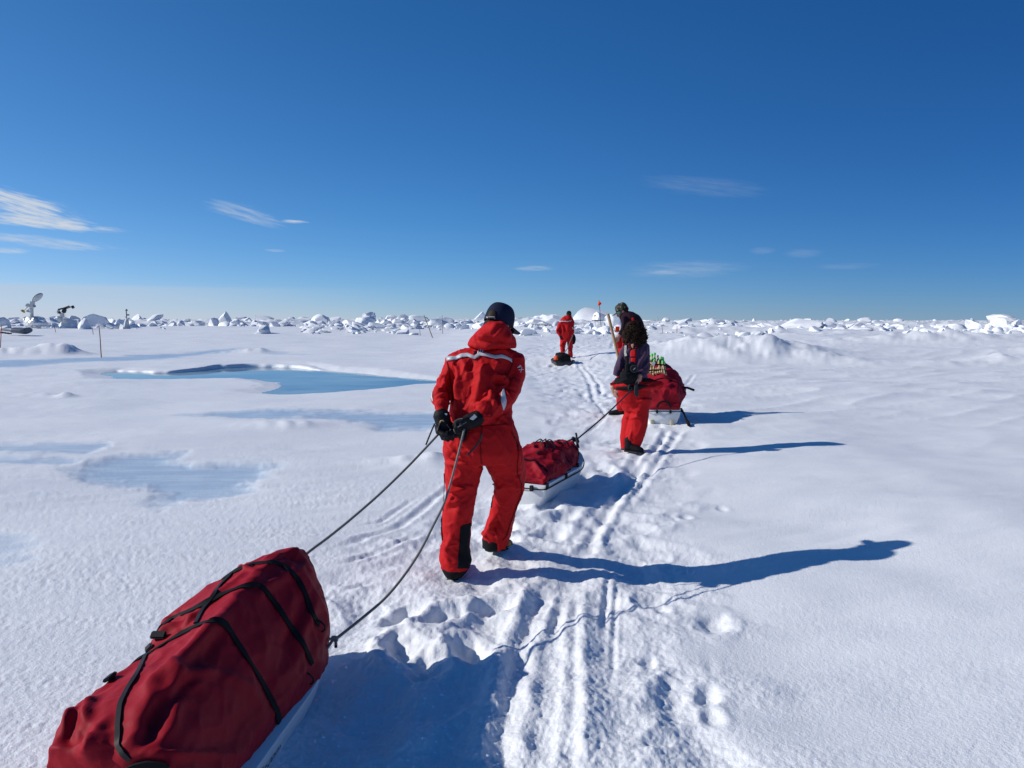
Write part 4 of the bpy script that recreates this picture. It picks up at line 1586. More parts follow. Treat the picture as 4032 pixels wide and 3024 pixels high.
def hand_part(parent, name, wrist, d, n, mat, sc=1.0, curl=(55, 70, 45), voxel=.0045, glove=1.0, thumb_side=1):
    """palm plus four unequal fingers and a thumb; d runs along the fingers, n is the palm side the fingers close to"""
    d, n = Vector(d).normalized(), Vector(n).normalized()
    n = (n - d * n.dot(d)).normalized()
    w = d.cross(n).normalized() * thumb_side
    s = Sculpt()
    W0 = Vector(wrist)
    L = .092 * sc
    g = glove
    rot = Matrix((w, d, n)).transposed()
    s.ball(W0 + d * L * .55, (.043 * sc * g, L * .60, .019 * sc * g), rot)
    s.limb([(W0 - d * .03 * sc, .029 * sc * g), (W0 + d * .015 * sc, .031 * sc * g), (W0 + d * .04 * sc, .026 * sc * g)])
    for k, (o, ln) in enumerate(((.031, .074), (.0105, .082), (-.0105, .077), (-.031, .060))):
        p = W0 + d * L * (.98 - .06 * abs(k - 1.2)) + w * o * sc * g
        ang = 0.0
        pts = [(p - d * .02 * sc, .0105 * sc * g), (p, .0105 * sc * g)]
        for f, c in zip((.42, .33, .25), curl):
            ang += R(c + 4 * k)
            p = p + (d * math.cos(ang) + n * math.sin(ang)) * ln * f * sc
            pts.append((p, .0098 * sc * g * (1 - .08 * len(pts) / 5)))
        s.limb(pts, 10)
    b = W0 + d * .022 * sc + w * .034 * sc * g
    t1 = b + (d * .6 + w * .55 + n * .35) * .040 * sc
    t2 = t1 + (d * .65 + w * .0 + n * .75) * .032 * sc
    t3 = t2 + (d * .45 - w * .35 + n * .7) * .026 * sc
    s.limb([(b - w * .012 * sc, .014 * sc * g), (b, .0145 * sc * g), (t1, .0128 * sc * g), (t2, .0118 * sc * g), (t3, .0105 * sc * g)], 10)
    return s.done(name, mat, parent, voxel, 3, disp=lambda P, Nn, bv: .0012 * n3(P * 60, 3))


def boot_part(parent, heel, toe, h, mat, sole, width=.052, name='boot', up=Vector((0, 0, 1))):
    """heel and toe are sole points; h is the height of the shaft above the heel"""
    heel, toe = Vector(heel), Vector(toe)
    d = (toe - heel).normalized()
    w = d.cross(up).normalized()
    u = w.cross(d).normalized()
    L = (toe - heel).length
    s = Sculpt()
    sec = [(0.0, .036, .040), (.10, .042, .05), (.3, .040, .058), (.5, .044, .045), (.72, .050, .036), (.9, .042, .030), (1.0, .024, .022)]
    s.tube([(heel + d * L * f + u * (hh + .012), w * ww * width / .05, u * hh) for f, ww, hh in sec])
    s.limb([(heel + d * L * .2 + u * .05, .050), (heel + d * L * .2 + u * .13, .050), (heel + d * L * .18 + up * h, .056)])
    o = s.done(name, mat, parent, .007, 4, disp=lambda P, Nn, bv: .002 * n3(P * 30, 9))
    s = Sculpt()
    s.tube([(heel + d * L * f + u * .010, w * (ww + .005) * width / .05, u * .014) for f, ww, hh in [(-.03, .030, 0)] + sec + [(1.03, .02, 0)]])
    s.done('sole', sole, o, .006, 2)
    return o


M['sole'] = plain('black rubber', (.012, .012, .012), .6)


def fold_fn(cv, folds, a=.008, sc=6.0, st=(1, 1, .45), seed=1, fine=.003):
    def f(P, Nn, bv):
        fo = [([p for p, n in hits(bv, [cv(*q) for q in pts], 3)], w, am) for pts, w, am in folds]
        w = P + .04 * np.stack([n3(P * 5, seed + 3), n3(P * 5, seed + 4), n3(P * 5, seed + 5)], 1)
        d = 1.5 * fold_disp(P, fo)
        d += a * (ridged(w, tuple(sc * k for k in st), seed, 2) - .42)
        d += fine * (ridged(w, (sc * 2.6, sc * 2.6, sc * 1.6), seed + 1, 3) - .3) + fine * .4 * n3(P * 34, seed + 2)
        return d
    return f


# ---- the walker in the navy cap
FA = gp(*c3(335, 1478))
YA = FA.y
D = YA - 4.74
pa = empty('person', (FA.x + .1, YA + .15, FA.z))
tag(pa, 'person in red work suit and navy cap, both gloved hands behind the back', 'person')
s = Sculpt()
s.tube(rows(c2, [(640, 1010, 560, 4.96 + D, .07), (520, 1110, 592, 4.96 + D, .10), (418, 1168, 635, 4.96 + D, .122), (400, 1178, 700, 4.955 + D, .135), (415, 1135, 800, 4.93 + D, .15),
                 (428, 1100, 920, 4.90 + D, .16), (440, 1085, 1050, 4.87 + D, .155), (436, 1070, 1180, 4.84 + D, .150), (410, 1066, 1250, 4.82 + D, .154),
                 (375, 1086, 1330, 4.80 + D, .158), (365, 1114, 1410, 4.79 + D, .162), (366, 1132, 1500, 4.79 + D, .168), (362, 1166, 1600, 4.795 + D, .166), (390, 1186, 1700, 4.82 + D, .15)]), 30)
s.tube([rg(c2, (392, 650), (520, 640), 4.95 + D, .08), rg(c2, (380, 720), (520, 745), 4.945 + D, .085), rg(c2, (342, 820), (495, 855), 4.92 + D, .085), rg(c2, (298, 920), (468, 955), 4.88 + D, .085),
        rg(c2, (256, 1005), (446, 1045), 4.83 + D, .088), rg(c2, (252, 1080), (432, 1105), 4.77 + D, .082), rg(c2, (285, 1160), (420, 1175), 4.71 + D, .07), rg(c2, (305, 1240), (415, 1240), 4.655 + D, .056), rg(c2, (312, 1275), (420, 1275), 4.63 + D, .054)])
s.tube([rg(c2, (1050, 640), (1178, 648), 4.95 + D, .08), rg(c2, (1050, 740), (1192, 752), 4.94 + D, .088), rg(c2, (1030, 850), (1186, 868), 4.91 + D, .09), rg(c2, (985, 950), (1150, 1002), 4.85 + D, .092),
        rg(c2, (915, 955), (1085, 1115), 4.80 + D, .09), rg(c2, (838, 1020), (968, 1212), 4.74 + D, .085), rg(c2, (755, 1102), (872, 1285), 4.69 + D, .075), rg(c2, (700, 1165), (800, 1325), 4.66 + D, .064), rg(c2, (672, 1190), (765, 1340), 4.63 + D, .058)])
s.tube(rows(c3, [(280, 640, 250, 4.80 + D, .13), (262, 648, 320, 4.80 + D, .125), (262, 632, 410, 4.80 + D, .12), (262, 600, 500, 4.79 + D, .112), (282, 578, 600, 4.78 + D, .102), (258, 562, 700, 4.77 + D, .098),
                 (236, 550, 800, 4.76 + D, .094), (223, 532, 900, 4.755 + D, .092), (221, 524, 1000, 4.75 + D, .090), (230, 518, 1100, 4.745 + D, .088), (214, 506, 1200, 4.74 + D, .09),
                 (206, 524, 1285, 4.735 + D, .094), (230, 500, 1370, 4.735 + D, .088)]), 26)
s.tube(rows(c3, [(640, 1050, 240, 4.83 + D, .14), (660, 1064, 330, 4.85 + D, .135), (705, 1070, 420, 4.88 + D, .125), (758, 1066, 500, 4.92 + D, .115), (756, 1047, 600, 4.96 + D, .105), (738, 1010, 700, 5.0 + D, .1),
                 (712, 980, 800, 5.05 + D, .096), (688, 950, 900, 5.1 + D, .092), (650, 926, 1000, 5.14 + D, .092), (638, 912, 1065, 5.16 + D, .092), (690, 905, 1130, 5.17 + D, .085)]), 26)
F_A2 = [([(520, 830), (505, 960), (515, 1130)], .026, .020), ([(575, 700), (600, 800), (640, 870)], .022, .014), ([(730, 750), (760, 850), (720, 980), (680, 1120)], .030, .024),
        ([(625, 870), (640, 1000), (600, 1140)], .03, -.016), ([(470, 820), (450, 950), (480, 1100)], .026, -.020), ([(800, 730), (720, 860)], .022, .016), ([(905, 700), (930, 740), (860, 900)], .022, .016),
        ([(960, 730), (900, 830)], .02, -.016), ([(480, 690), (470, 760)], .018, .014), ([(660, 700), (650, 760)], .016, -.012), ([(900, 840), (950, 860), (1000, 882)], .020, .026), ([(890, 900), (960, 915)], .02, -.020),
        ([(840, 980), (870, 1060), (880, 1150)], .020, .020), ([(900, 1010), (920, 1100)], .022, -.014), ([(1000, 900), (960, 960), (970, 1000)], .02, .014), ([(700, 1150), (760, 1130), (800, 1100)], .016, .016),
        ([(810, 1000), (780, 1070)], .02, .016), ([(320, 880), (400, 850), (385, 930), (330, 990)], .018, .020), ([(310, 1060), (370, 1040), (400, 1060)], .016, .018), ([(330, 1120), (400, 1100)], .014, .014),
        ([(300, 960), (400, 980)], .016, -.014), ([(410, 870), (430, 1000)], .02, -.014), ([(1060, 640), (1020, 760), (920, 860)], .026, -.012), ([(1090, 860), (1060, 1000)], .024, .012),
        ([(950, 1240), (1010, 1300), (1040, 1400)], .016, .014), ([(1040, 1300), (1050, 1400), (1090, 1550), (1130, 1650)], .014, .010),
        ([(900, 600), (970, 590), (1040, 620)], .018, .014), ([(480, 600), (560, 590)], .016, .010)]
F_A3 = [([(290, 130), (340, 170), (380, 190)], .014, .014), ([(270, 200), (330, 250), (420, 260)], .016, .016), ([(270, 320), (380, 330), (500, 320)], .014, .012), ([(290, 450), (350, 500), (390, 460)], .016, .016),
        ([(280, 560), (370, 590), (460, 580)], .014, .014), ([(270, 610), (330, 620)], .016, -.014), ([(290, 720), (360, 710), (430, 680)], .016, .014), ([(300, 760), (370, 775)], .014, -.010),
        ([(420, 700), (390, 830), (400, 900)], .03, .010), ([(330, 1050), (290, 1150), (300, 1260)], .016, .012), ([(240, 1150), (300, 1340)], .014, .010), ([(560, 330), (640, 390)], .02, .010),
        ([(770, 500), (830, 540), (800, 580), (770, 640)], .020, .022), ([(830, 480), (920, 500), (1000, 470)], .014, .016), ([(860, 440), (960, 450), (1050, 440)], .016, -.010),
        ([(1000, 490), (1040, 560), (1020, 640), (960, 780), (920, 900), (880, 1050)], .012, .010), ([(760, 860), (720, 950), (690, 1010)], .018, .016), ([(790, 900), (760, 1000)], .018, -.012),
        ([(650, 1010), (680, 1060)], .014, .014), ([(1000, 60), (990, 200), (1010, 340)], .014, .012)]
rf_ = random.Random(19)
CR2, CR3 = [], []
for cx, cy, rx_, ry_, an, tgt_, n_ in ((330, 980, 60, 150, -15, CR2, 10), (1030, 940, 70, 120, 40, CR2, 9), (840, 1130, 110, 90, 120, CR2, 9), (720, 1290, 260, 50, 10, CR2, 8), (600, 760, 200, 60, 80, CR2, 8),
                                     (420, 580, 120, 110, -10, CR3, 11), (900, 500, 120, 60, 10, CR3, 9), (320, 1220, 80, 120, 30, CR3, 8), (770, 960, 80, 80, 60, CR3, 8), (380, 250, 100, 90, 25, CR3, 8)):
    for _ in range(n_):
        x_, y_, a_, l_ = cx + rf_.uniform(-rx_, rx_), cy + rf_.uniform(-ry_, ry_), R(an + rf_.gauss(0, 25)), rf_.uniform(35, 85)
        tgt_.append(([(x_ - l_ * math.cos(a_), y_ - l_ * math.sin(a_)), (x_ + rf_.gauss(0, 8), y_ + rf_.gauss(0, 8)), (x_ + l_ * math.cos(a_), y_ + l_ * math.sin(a_))], rf_.uniform(.009, .013), rf_.choice((-1, 1, 1)) * rf_.uniform(.004, .008)))
suit = s.done('work_suit', M['red'], pa, .0068, 6, .5,
              lambda P, Nn, bv: fold_fn(c2, F_A2 + CR2, .007, 6, (1, 1, .4), 71, .0055)(P, Nn, bv) + fold_fn(c3, F_A3 + CR3, 0, 6, (1, 1, 1), 75, 0)(P, Nn, bv))
bvS = bvh_of(suit.data)
hood = Sculpt().tube(rows(c2, [(830, 975, 298, 4.915 + D, .05), (775, 1015, 325, 4.92 + D, .09), (700, 1062, 400, 4.93 + D, .125), (642, 1096, 470, 4.93 + D, .135), (612, 1110, 530, 4.935 + D, .13), (650, 1095, 565, 4.94 + D, .10)]), 26).done(
    'hood', M['red'], suit, .008, 6, .5,
    fold_fn(c2, [([(690, 460), (800, 455), (900, 470)], .014, .016), ([(700, 420), (720, 500)], .012, -.010), ([(640, 520), (760, 545), (900, 540)], .018, .016), ([(900, 330), (850, 400), (730, 440)], .02, .012),
                 ([(980, 360), (900, 450), (880, 500)], .018, .010), ([(1040, 420), (1000, 520)], .02, .012), ([(820, 470), (1000, 500), (1090, 520)], .016, -.012)], .005, 7, (1, 1, 1), 81, .0025))
# silver tape, sleeve patches, sewn marks
tape = [(412, 672), (500, 667), (560, 643), (620, 636), (688, 660), (740, 627), (800, 632), (890, 657), (960, 648), (1020, 668), (1062, 694)]
drape('reflective_strip', bvS, [(c2(x - 2, y - 17), c2(x + 2, y + 17)) for x, y in tape], 3, .005, M['reflect'], suit, 5)
drape('reflective_patch', bvS, [(c2(974, 968), c2(979, 970)), (c2(950, 1020), c2(996, 1030)), (c2(952, 1080), c2(1004, 1090)), (c2(962, 1140), c2(996, 1142)), (c2(967, 1185), c2(973, 1187))], 4, .005, M['reflect'], suit, 4)
drape('reflective_patch', bvS, [(c2(254, 1005), c2(266, 1003)), (c2(250, 1050), c2(262, 1050)), (c2(262, 1098), c2(272, 1094))], 3, .004, M['reflect'], suit, 4)
M['blue'] = plain('blue print', (.02, .05, .30), .6, var=.1)
for k, (m, x) in enumerate((('white', 716), ('blue', 728), ('white', 739), ('blue', 750), ('white', 760), ('blue', 770))):
    drape('woven_mark', bvS, [(c2(x + 9, 577), c2(x + 18, 577)), (c2(x - 4, 618), c2(x + 6, 618))], 2, .005, M[m], suit, 4)
drape('woven_mark', bvS, [(c2(676, 596), c2(702, 596)), (c2(676, 620), c2(702, 622))], 2, .005, M['navy'], suit, 3)


def text_on(bv, cv, txt, size_px, org, ux, uy, mat, parent, off=.004):
    me = text_mesh(txt, 1.0)
    bm = bmesh.new()
    bm.from_mesh(me)
    bmesh.ops.triangulate(bm, faces=bm.faces)
    dead = []
    for v in bm.verts:
        x, y = org[0] + (ux[0] * v.co.x + uy[0] * v.co.y) * size_px, org[1] + (ux[1] * v.co.x + uy[1] * v.co.y) * size_px
        p, n = hit(bv, *cv(x, y), off)
        if p is None:
            dead.append(v)
        else:
            v.co = p
    bmesh.ops.delete(bm, geom=dead, context='VERTS')
    bm.to_mesh(me)
    bm.free()
    me.name = 'lettering'
    return link('lettering', me, mat, parent)


text_on(bvS, c2, 'FX', 62, (1142, 772), (.50, .70), (.62, -.62), M['white'], suit)
M['seam'] = cloth('dark red seam', (.16, .006, .007))
for k, pth in enumerate(([c2(410, 700), c2(432, 820), c2(455, 960), c2(470, 1100)], [c2(1072, 700), c2(1040, 800), c2(985, 880)], [c2(420, 1330), c2(560, 1345), c2(760, 1350), c2(1000, 1330)],
                         [c3(640, 395), c3(620, 250), c3(615, 60), c3(640, -60)], [c3(250, 330), c3(258, 480), c3(262, 620), c3(242, 800)])):
    pn_ = hits(bvS, pth, 10, .0015)
    if len(pn_) > 4:
        ribbon('seam', pn_, .007, .003, M['seam'], suit)
# black panels on the lower legs and dark hem
drape('gaiter_panel', bvS, [(c3(440, 938), c3(524, 916)), (c3(416, 960), c3(526, 960)), (c3(410, 1020), c3(524, 1020)), (c3(400, 1200), c3(506, 1200)), (c3(390, 1290), c3(526, 1286)), (c3(386, 1372), c3(500, 1372))], 8, .004, M['black_cloth'], suit, 6)
drape('gaiter_panel', bvS, [(c3(738, 640), c3(748, 640)), (c3(728, 700), c3(738, 700)), (c3(722, 760), c3(732, 760))], 3, .004, M['black_cloth'], suit, 6)
drape('gaiter_panel', bvS, [(c3(224, 860), c3(232, 860)), (c3(222, 960), c3(231, 960)), (c3(232, 1090), c3(242, 1090))], 2, .004, M['black_cloth'], suit, 6)
drape('side_zip', bvS, [(c3(x - 4, y), c3(x + 5, y)) for x, y in ((925, 0), (960, 60), (990, 140), (1000, 230), (985, 330), (990, 430), (1025, 520), (1030, 620), (990, 720), (950, 830), (910, 940), (880, 1040), (840, 1090))], 2, .003, cloth('dark red seam', (.10, .006, .008)), suit, 5)
hemL = Sculpt().tube(rows(c3, [(222, 508, 1362, 4.735 + D, .092), (238, 486, 1400, 4.735 + D, .088), (262, 440, 1445, 4.735 + D, .082)]), 24).done('hem', M['black_cloth'], suit, .008, 3, disp=lambda P, Nn, bv: .003 * n3(P * 22, 5))
hemR = Sculpt().tube(rows(c3, [(632, 908, 1060, 5.165 + D, .094), (632, 900, 1110, 5.17 + D, .092), (634, 885, 1165, 5.18 + D, .088)]), 24).done('hem', M['black_cloth'], suit, .008, 3, disp=lambda P, Nn, bv: .003 * n3(P * 22, 6))
drape('hem_flap', bvh_of(hemR.data), [(c3(800, 1085), c3(905, 1080)), (c3(795, 1130), c3(896, 1130)), (c3(788, 1195), c3(888, 1190))], 4, .006, M['red'], suit, 4)
h0 = at(*c3(345, 1475), 4.70 + D)
boot_part(pa, (h0.x - .01, h0.y + .02, FA.z - .015), (h0.x + .05, h0.y + .30, FA.z - .02), .12, M['black_cloth'], M['sole'])
h1 = at(*c3(735, 1205), 5.13 + D)
b2 = boot_part(pa, h1 + Vector((-.02, 0, .0)), at(*c3(905, 1175), 5.36 + D), .10, M['black_cloth'], M['sole'])
drape('boot_trim', bvh_of(b2.data), [(c3(885, 1100), c3(922, 1105)), (c3(890, 1180), c3(926, 1180))], 3, .004, plain('yellow leather', (.45, .27, .05), .6), b2, 3)
# head turned to the right and bowed
Mh = frame(at(*c2(932, 322), 5.03 + D), R(38), R(20), R(3))
hd = head_part(pa, Mh, M['skin'])
capA = cap_part(hd, Mh, M['navy'], .092, .110, -.004, .136, .098)
Sculpt().ball(Mh @ Vector((0, -.012, -.030)), (.082, .096, .062), Mh.to_3x3().normalized()).ball(Mh @ Vector((.0, -.055, -.07)), (.068, .055, .05), Mh.to_3x3().normalized()).done(
    'hair', M['hair_dark'], hd, .007, 2, disp=lambda P, Nn, bv: .006 * ridged(P, (40, 40, 16), 4, 2))
bvc = bvh_of(capA.data)


def c8(x, y):
    return (1880 + x / 11.06, 1180 + y / 11.06)


drape('cap_opening', bvc, [(c8(600, 440), c8(720, 440)), (c8(480, 540), c8(800, 520)), (c8(440, 650), c8(830, 640)), (c8(410, 740), c8(830, 740))], 8, .003, M['hair_dark'], capA, 4)
drape('cap_strap', bvc, [(c8(412, 738), c8(770, 742)), (c8(400, 855), c8(780, 858))], 8, .007, plain('grey strap', (.30, .30, .30), .5), capA, 3)
for k in range(7):
    x = 445 + 44 * k
    drape('snap', bvc, [(c8(x - 9, 770), c8(x + 9, 770)), (c8(x - 9, 825), c8(x + 9, 825))], 1, .0085, M['plastic'], capA, 1)
Mg = Mh @ Matrix.Translation((0, .1, -.012))
gl_ = Sculpt()
for x in (-.034, .034):
    gl_.ball(Mg @ Vector((x, 0, 0)), (.028, .008, .022), Mh.to_3x3().normalized())
gl_.limb([(Mg @ Vector((-.02, .004, .004)), .004), (Mg @ Vector((.02, .004, .004)), .004)], 8)
for x in (-1, 1):
    gl_.limb([(Mg @ Vector((x * .06, -.006, .006)), .004), (Mg @ Vector((x * .078, -.06, .006)), .004), (Mg @ Vector((x * .080, -.10, .002)), .004)], 8)
gl_.done('sunglasses', M['plastic'], hd, .004, 1)
# gloves closed on the two tow ropes
M['glove'] = cloth('black glove', (.010, .010, .012), (.02, .02, .02), .6, soft=.35)
wl = at(*c2(362, 1282), 4.615 + D)
gL = hand_part(pa, 'glove', wl, (.32, -.05, -.8), (.75, -.55, -.2), M['glove'], 1.25, (60, 75, 50), .005, 1.28, 1)
wr = at(*c2(668, 1290), 4.60 + D)
gR = hand_part(pa, 'glove', wr, (-.92, -.1, -.30), (.1, -.5, -.9), M['glove'], 1.25, (60, 75, 50), .005, 1.28, -1)
for g, pts in ((gL, [(wl + Vector((-.008, .02, .03)), .050), (wl + Vector((0, .01, 0)), .050), (wl + Vector((.012, 0, -.03)), .046)]),
               (gR, [(wr + Vector((.035, .03, .012)), .050), (wr + Vector((.01, .01, .004)), .050), (wr + Vector((-.02, 0, -.004)), .046)])):
    Sculpt().limb(pts, 18).done('cuff', M['glove'], g, .006, 3, disp=lambda P, Nn, bv: .003 * n3(P * 30, 2))
bvg = bvh_of([o for o in gR.children if o.name.startswith('cuff')][0].data)
link('label_tag', box_mesh('label_tag', (.05, .004, .022), .001, at(*c2(668, 1268), 4.555 + D), Euler((0, R(-42), 0)).to_matrix()), M['reflect'], gR)
link('label_tag', box_mesh('label_tag', (.018, .004, .010), .001, at(*c2(395, 1228), 4.585 + D), Euler((0, R(5), 0)).to_matrix()), M['white'], gL)
tube('wrist_cord', curve_pts([at(*c2(764, 1425), 4.57 + D), at(*c2(735, 1500), 4.58 + D), at(*c2(680, 1570), 4.58 + D), at(*c2(612, 1640), 4.57 + D)]), lambda t: .006, M['dark_rope'], gR)
tube('wrist_cord', curve_pts([at(*c2(285, 1320), 4.60 + D), at(*c2(255, 1390), 4.6 + D), at(*c2(222, 1470), 4.6 + D), at(*c2(197, 1535), 4.6 + D)]), lambda t: .005, M['dark_rope'], gL)
tube('hook', curve_pts([at(*c2(338, 1312), 4.565 + D), at(*c2(345, 1296), 4.56 + D), at(*c2(370, 1292), 4.56 + D), at(*c2(375, 1300), 4.565 + D)]), .004, M['wood'], gL)
M['piping'] = plain('grey glove piping', (.10, .10, .10), .7)
for g, pth in ((gR, [(860, 490), (900, 410), (1000, 365), (1120, 400)]), (gR, [(965, 655), (1080, 590), (1230, 480)]), (gL, [(620, 560), (680, 650), (745, 745)]), (gL, [(400, 540), (360, 640), (330, 760)]), (gR, [(845, 715), (900, 840)])):
    pn_ = hits(bvh_of(g.data), [(1680 + x / 7.9, 1600 + y / 7.9) for x, y in pth], 5, .002)
    if len(pn_) > 3:
        ribbon('piping', pn_, .006, .002, M['piping'], g)
ropeL0, ropeR0 = at(*c2(330, 1420), 4.55 + D), at(*c2(582, 1380), 4.53 + D)

# ---- the woman in purple
M['purple'] = cloth('purple fleece', (.058, .028, .060), (.044, .022, .048), .9, sheen=.2, soft=.3)
FW = gp(*c4(430, 1490))
YW = FW.y
pw = empty('person', (FW.x, YW, FW.z))
tag(pw, 'curly haired person in purple fleece and red trousers, camera hung on the back', 'person')
s = Sculpt()
s.tube(rows(c4, [(425, 540, 452, YW + .13, .06), (400, 590, 478, YW + .12, .10), (372, 604, 520, YW + .10, .12), (365, 600, 600, YW + .08, .135), (368, 596, 690, YW + .05, .13), (372, 590, 770, YW + .02, .12), (345, 600, 850, YW, .12)]), 26)
s.tube([rg(c4, (360, 508), (430, 500), YW + .10, .06), rg(c4, (330, 560), (400, 575), YW + .09, .06), rg(c4, (302, 640), (378, 655), YW + .05, .058), rg(c4, (280, 710), (356, 730), YW + .0, .055), rg(c4, (268, 770), (330, 790), YW - .03, .045)])
s.tube([rg(c4, (540, 500), (606, 490), YW + .10, .06), rg(c4, (535, 570), (611, 565), YW + .08, .062), rg(c4, (528, 660), (612, 665), YW + .03, .06), rg(c4, (500, 725), (598, 755), YW - .03, .055), rg(c4, (478, 780), (560, 808), YW - .10, .042)])
s.ball(at(*c4(447, 497), YW + .09), (.088, .092, .075))
fle = s.done('fleece', M['purple'], pw, .010, 5, .5, fold_fn(c4, [([(590, 560), (530, 640), (500, 700)], .02, .018), ([(600, 640), (540, 720)], .018, .016), ([(520, 500), (505, 600)], .016, -.012), ([(420, 540), (380, 640)], .02, .014),
                                                                ([(340, 620), (330, 720)], .016, .012), ([(590, 510), (560, 580)], .016, .012), ([(520, 740), (590, 730)], .014, .012)], .008, 7, (1, 1, .5), 91, .003))
s = Sculpt()
s.tube(rows(c4, [(300, 600, 840, YW, .12), (280, 610, 880, YW - .01, .14), (285, 622, 930, YW, .15), (305, 625, 990, YW + .02, .15), (340, 615, 1060, YW + .03, .14), (370, 604, 1110, YW + .03, .12)]), 26)
s.tube(rows(c4, [(300, 470, 980, YW + .03, .12), (340, 470, 1060, YW + .06, .11), (380, 462, 1120, YW + .09, .10), (352, 452, 1190, YW + .10, .09), (345, 440, 1270, YW + .10, .088), (336, 420, 1370, YW + .10, .085), (345, 400, 1455, YW + .11, .075)]))
s.tube(rows(c4, [(430, 640, 990, YW + .0, .13), (432, 610, 1080, YW - .01, .118), (428, 602, 1160, YW - .02, .105), (408, 588, 1250, YW - .02, .098), (390, 568, 1330, YW - .03, .092), (382, 540, 1400, YW - .03, .085), (470, 515, 1460, YW - .01, .05)]))
trw = s.done('trousers', M['red'], pw, .010, 5, .5, fold_fn(c4, [([(440, 1100), (500, 1120), (490, 1150)], .016, .020), ([(360, 1150), (420, 1180)], .014, .014), ([(430, 1180), (520, 1160)], .014, .014), ([(350, 1000), (450, 1040)], .02, .014),
                                                              ([(440, 1300), (420, 1400)], .016, .012), ([(500, 1020), (590, 1000)], .018, .014), ([(380, 1130), (350, 1200)], .014, -.012), ([(560, 1180), (500, 1330)], .014, .010)], .007, 6, (1, 1, .6), 95, .003))
# suit top folded down round the hips
s = Sculpt()
s.tube(rows(c4, [(310, 600, 805, YW, .135), (282, 620, 840, YW - .01, .15), (268, 640, 872, YW - .01, .16), (280, 640, 900, YW, .155), (305, 620, 925, YW + .01, .14)]), 26)
s.limb([(at(*c4(600, 850), YW), (.06, .05)), (at(*c4(660, 862), YW - .01), (.055, .04)), (at(*c4(715, 868), YW), (.05, .025)), (at(*c4(738, 862), YW), (.02, .012))])
s.limb([(at(*c4(310, 845), YW), (.05, .04)), (at(*c4(268, 858), YW - .02), (.035, .025)), (at(*c4(240, 866), YW - .02), (.012, .01))])
top = s.done('folded_jacket', M['red'], pw, .010, 4, .5, fold_fn(c4, [([(300, 900), (450, 890), (640, 850)], .014, .014), ([(560, 900), (700, 870)], .018, .016)], .012, 7, (1, 1, 1), 99, .004))
bvt = bvh_of(top.data)
drape('jacket_lining', bvt, [(c4(292, 806), c4(330, 800)), (c4(262, 828), c4(520, 790)), (c4(246, 858), c4(520, 846))], 10, .010, M['black_cloth'], top, 4)
drape('jacket_lining', bvt, [(c4(560, 800), c4(640, 800)), (c4(540, 842), c4(690, 830))], 8, .010, M['black_cloth'], top, 4)
drape('jacket_lining', bvt, [(c4(300, 885), c4(590, 866)), (c4(306, 915), c4(600, 880)), (c4(320, 936), c4(470, 920))], 10, .010, M['black_cloth'], top, 4)
bvf = bvh_of(fle.data)
for r_ in ([(412, 470), (425, 510), (445, 548), (458, 575)], [(530, 458), (505, 490), (485, 520), (470, 560)]):
    drape('brace', bvf, [(c4(x - 11, y + 3), c4(x + 11, y - 3)) for x, y in r_], 3, .006, M['black_cloth'], fle, 5)
    for k in range(5):
        t = .15 + .17 * k
        i = min(int(t * 3), 2)
        f = t * 3 - i
        x, y = r_[i][0] * (1 - f) + r_[i + 1][0] * f, r_[i][1] * (1 - f) + r_[i + 1][1] * f
        drape('brace_mark', bvf, [(c4(x - 7, y - 3), c4(x + 7, y - 4)), (c4(x - 7, y + 2 + k % 2), c4(x + 7, y + 2))], 1, .011, M['red'], fle, 1)
drape('brace', bvf, [(c4(452, 540), c4(462, 538)), (c4(432, 560), c4(484, 556)), (c4(432, 608), c4(484, 606))], 4, .012, M['red'], fle, 4)
drape('brace', bvf, [(c4(438, 618), c4(482, 616)), (c4(440, 664), c4(484, 664))], 4, .012, M['red'], fle, 3)
boot_part(pw, Vector((FW.x - .07, YW - .04, FW.z + .01)), Vector((at(*c4(556, 1512), YW - .16).x, YW - .13, FW.z + .0)), .15, M['black_cloth'], M['sole'], .056)
boot_part(pw, Vector((FW.x - .06, YW + .12, FW.z)), Vector((FW.x + .02, YW + .32, FW.z)), .13, M['black_cloth'], M['sole'])
hwc = at(*c4(467, 388), YW + .14)
Mw = frame(hwc, R(12), R(18), 0, .96)
hdw = head_part(pw, Mw, M['skin'])
hs = Sculpt()
for k, (x, y, z, r) in enumerate(((0, -.03, .03, .105), (-.06, -.04, .0, .085), (.06, -.04, .0, .085), (-.07, -.05, -.07, .075), (.075, -.05, -.06, .075), (0, -.07, -.06, .085), (0, -.08, -.10, .08), (-.03, -.08, -.13, .06), (.04, -.08, -.13, .06), (0, -.09, -.155, .065), (.03, -.03, .07, .075), (-.03, -.03, .07, .075))):
    hs.ball(hwc + Vector((x, y + .0, z)), r)
M['curls'] = plain('curly brown hair', (.022, .012, .008), .7, var=.7, scale=70, bump=.5, spec=.1)
hairw = hs.done('hair', M['curls'], hdw, .007, 3, .5, lambda P, Nn, bv: .020 * (ridged(P + .02 * n3(P * 20, 6)[:, None], (20, 20, 20), 3, 2) - .35) + .012 * (ridged(P, (46, 46, 40), 8, 2) - .3))
